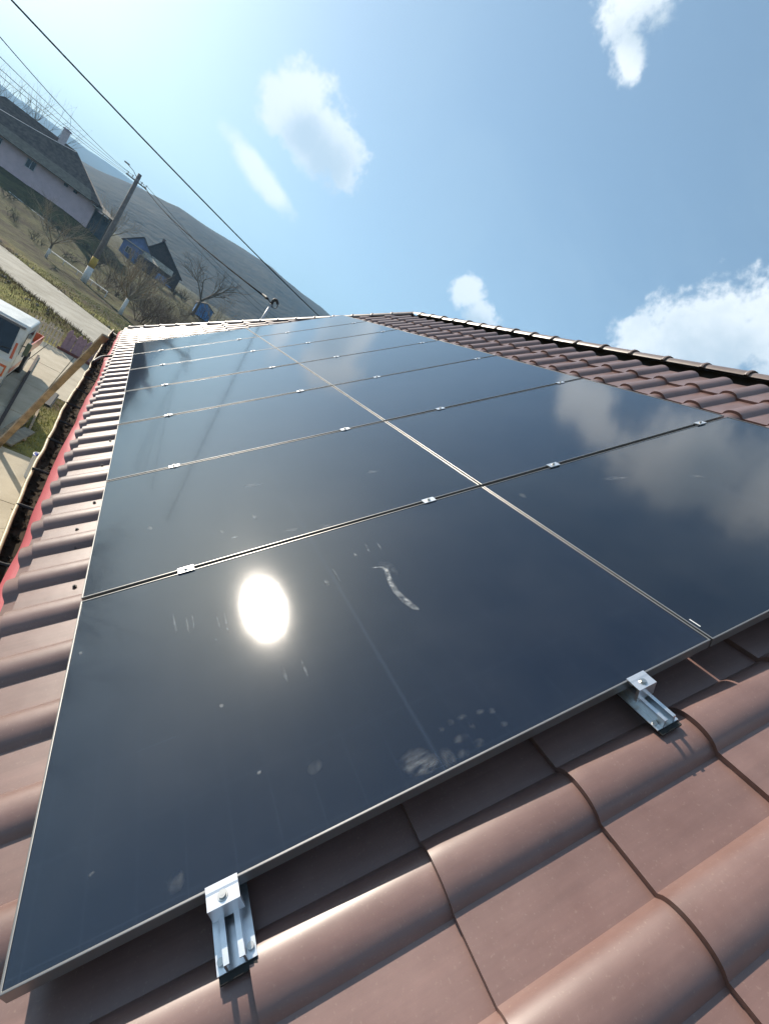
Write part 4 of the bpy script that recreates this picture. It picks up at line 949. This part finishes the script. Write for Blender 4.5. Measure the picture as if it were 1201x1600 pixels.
b = MB(); roof_slab(b, [L_(xe0 - .1, ye0 - .35, zb - .12), L_(xe1 - 1.2, ye0 - .35, zb - .12), L_(xe1 - 2.0, ye0 + 1.25, zb + 1.15), L_(xe0 + .8, ye0 + 1.25, zb + 1.15)], .1); b.build('lower_roof_tiles', OLD2, rf)
cp = at(101, 213, rm - .3); ct = at(104, 203, rm - .3)
b = MB(); b.box(L_(cp.x - .38, cp.y - .35, rz - 1.2), L_(cp.x + .38, cp.y + .35, ct.z)); ch = b.build('chimney', mat('whitewashed_brick', (.55, .48, .50), .9, 0, .15, 5), rf)
b = MB(); b.box(L_(cp.x - .48, cp.y - .45, ct.z + .002), L_(cp.x + .48, cp.y + .45, ct.z + .14)); b.build('chimney_cap', mat('purple_cap', (.22, .12, .22), .7), ch)
for xx in (x1 - 4.2, x1 - 3.0): window(wl_, xx - o_.x, Yh - o_.y - .03, ez_ - .75 - o_.z, .45, .35, BK)
for xx in (x1 - 8.6, x1 - 12.5): window(wl_, xx - o_.x, Yh - o_.y - .03, ez_ - 1.7 - o_.z, 1.1, 1.2, mat('white_frame', (.5, .48, .5), .7))
# porch at its right end
pa = at(137, 312, Yh - .6); pe = at(178, 347, Yh - .6)
b = MB(); roof_slab(b, [L_(x1 - .4, Yh - 1.6, pa.z - .25), L_(pe.x, Yh - 1.6, pe.z), L_(pe.x - .1, Yh + 5, pe.z + .3), L_(x1 - .4, Yh + 5, pa.z + .8)]); b.build('porch_roof', OLD2, bigh)
b = MB(); b.box(L_(x1 + .02, Yh + .6, hz - .6), L_(pe.x - .6, Yh + 4.5, pe.z - .08)); b.build('porch_wall', mat('porch_shade_blue', (.07, .085, .10), .9, 0, .3, 2), bigh)  # blue-grey shade below the porch roof, put into the wall colour
for xx in (x1 + 1.2, pe.x - .3): b = MB(); b.box(L_(xx - .07, Yh - 1.3, hz - .8), L_(xx + .07, Yh - 1.16, pe.z + .02)); b.build('post', BARK, bigh)
# blue house with two dark gables
Yb = 108
def gable_house(name, label, apex, half, Yf, depth, wall_h, ap_z, wallm, roofm, base_z, ext=0.35, right_half=None):
    e = tag(empty(name, (apex.x, Yf + depth / 2, base_z)), label, 'house'); o = e.location; rh = right_half or half
    wz = base_z + wall_h; zl = ap_z
    def l(x, y, z): return Vector((x, y, z)) - o
    b = MB(); zr = wz if not right_half else wz - (rh - half) * .35
    poly = [(apex.x - half - o.x, 0), (apex.x + rh - o.x, 0), (apex.x + rh - o.x, zr - base_z), (apex.x - o.x, ap_z - .1 - base_z), (apex.x - half - o.x, wz - base_z)]
    b.prism(poly, -depth / 2, depth / 2); w = b.build('wall', wallm, e)
    b = MB(); kl = (ap_z - wz) / half; kr = (ap_z - zr) / rh
    roof_slab(b, [l(apex.x - half - ext, Yf - .5, wz - ext * kl), l(apex.x, Yf - .5, ap_z), l(apex.x, Yf + depth + .4, ap_z), l(apex.x - half - ext, Yf + depth + .4, wz - ext * kl)])
    roof_slab(b, [l(apex.x + rh + ext, Yf - .5, zr - ext * kr), l(apex.x, Yf - .5, ap_z), l(apex.x, Yf + depth + .4, ap_z), l(apex.x + rh + ext, Yf + depth + .4, zr - ext * kr)])
    r_ = b.build('roof', roofm, e); return e, w, r_
BLUE = mat('faded_blue_wall', (.14, .20, .38), .85, 0, .25, 1.5); BRIGHT = mat('bright_blue_paint', (.09, .28, .62), .6, 0, .2, 3); DARK_BROWN = mat('dark_brown_boards', (.06, .04, .035), .9, 0, .3, 3); CREAM = mat('cream_trim', (.55, .50, .38), .8)  # walls of the gabled house and the shed are plain dark brown
A1 = at(226, 371, Yb); bz = zg(A1.x, Yb) - .6
h1, w1_, r1_ = gable_house('blue_house', 'blue walled cottage with dark gable roof left of the taller gable', A1, 2.5, Yb, 9, A1.z - bz - 2.3, A1.z, BLUE, OLD, bz)
for xx in (-1.7, .5): window(w1_, xx, -4.5 - .02, 1.5, .9, 1.1, CREAM)
b = MB(); b.box((-.25, -4.56, .3), (.35, -4.50, 2.2)); b.build('door', BRIGHT, w1_)
b = MB(); b.box((-2.4, -4.75, A1.z - bz - 2.2), (2.4, -4.62, A1.z - bz - 2.05)); b.build('eave_board', CREAM, r1_)
A2 = at(257, 378, Yb + 2); bz2 = zg(A2.x, Yb) - .6
h2, w2_, r2_ = gable_house('gabled_house', 'taller dark brown gabled house right of the blue cottage', A2, 1.9, Yb + 2, 9, A2.z - bz2 - 2.7, A2.z, DARK_BROWN, mat('dark_plum_roof', (.07, .05, .05), .8, 0, .3, 3), bz2, right_half=5.2)
for xx in (.4, 2.2): 
    o = window(w2_, xx, -4.5 - .02, 1.3, 1.2, 1.1, BRIGHT)
b = MB(); b.box((2.5, -4.7, .0), (4.6, -4.55, .9)); b.build('blue_panel', BRIGHT, w2_)
b = MB(); b.box((-.4, -1.5, A2.z - bz2 - .6), (.1, -1.0, A2.z - bz2 + .6)); b.build('chimney', mat('sooty_brick', (.12, .08, .07), .9), r2_)
# lean-to with pale sheet roof in front of both
pL, pR = at(222, 398, Yb - 3), at(268, 432, Yb - 3); bz3 = zg(pR.x, Yb - 3) - .5
e = tag(empty('lean_to_shed', ((pL.x + pR.x) / 2, Yb - 1.6, bz3)), 'low shed with patchy pale sheet roof before the gabled house', 'shed'); o_ = e.location
b = MB(); roof_slab(b, [L_(pL.x, Yb - 3.2, pL.z - .1), L_(pR.x, Yb - 3.2, pR.z - .1), L_(pR.x, Yb - .05, pR.z + .9), L_(pL.x, Yb - .05, pL.z + .9)], .08); b.build('roof', mat('patchy_sheet_roof', (.16, .14, .11), .8, 0, 0, 1.2, col2=(.42, .38, .30)), e)
b = MB(); b.box(L_(pL.x + .2, Yb - 2.9, bz3), L_(pR.x - .2, Yb - .3, min(pL.z, pR.z) - .18)); w = b.build('wall', DARK_BROWN, e)
b = MB(); b.box(L_(pR.x - 2.2, Yb - 2.98, bz3 + .5), L_(pR.x - .5, Yb - 2.91, bz3 + 1.7)); b.build('blue_door', BRIGHT, w)
# little blue hut further right
q = at(318, 484, 88); e = tag(empty('blue_hut', zat(q)), 'small bright blue hut half hidden behind the shrubs', 'hut')
b = MB(); b.prism([(-1.3, -.3), (1.3, -.3), (1.3, 1.7), (0, 2.3), (-1.3, 1.7)], -1, 1); b.build('wall', BRIGHT, e)
b = MB(); roof_slab(b, [(-1.6, -1.2, 1.62), (0, -1.2, 2.36), (0, 1.2, 2.36), (-1.6, 1.2, 1.62)], .06); roof_slab(b, [(1.6, -1.2, 1.62), (0, -1.2, 2.36), (0, 1.2, 2.36), (1.6, 1.2, 1.62)], .06); b.build('roof', OLD, e)
# neighbours out of the frame that the glass mirrors: a house to the left and its walnut tree
e, w, r_ = gable_house('neighbour_house', 'neighbour house left of the frame, mirrored in the panel edge', Vector((-16.5, 0, 0)), 4.0, 9.0, 9, 3.6, 4.2, PINK, OLD, GZ)
for xx in (-2.2, 1.0): window(w, xx, -4.5 - .02, 1.2, 1.1, 1.3, CREAM)
tree('walnut_tree', 'large bare tree left of the frame, mirrored in the second panel', Vector((-16.0, 20.5, GZ)), 10.5, .3, 3.2, 0, 91, 5, 3, .8, .05, BARK, 7)

# ------------------------------------------------------------------ air
hz_ = MB(); hz_.box((-2950, -2950, -12), (2950, 2950, 330))
hm = bpy.data.materials.new('haze_air'); hm.use_nodes = True; nt = hm.node_tree; nt.nodes.remove(nt.nodes['Principled BSDF'])
pv = nt.nodes.new('ShaderNodeVolumePrincipled'); pv.inputs['Color'].default_value = (.36, .66, 1.0, 1); pv.inputs['Density'].default_value = 0.00052; pv.inputs['Anisotropy'].default_value = .1
nt.links.new(pv.outputs[0], nt.nodes['Material Output'].inputs['Volume'])
tag(hz_.build('haze', hm), 'pale blue air between the village and the hills', 'haze', kind='stuff')
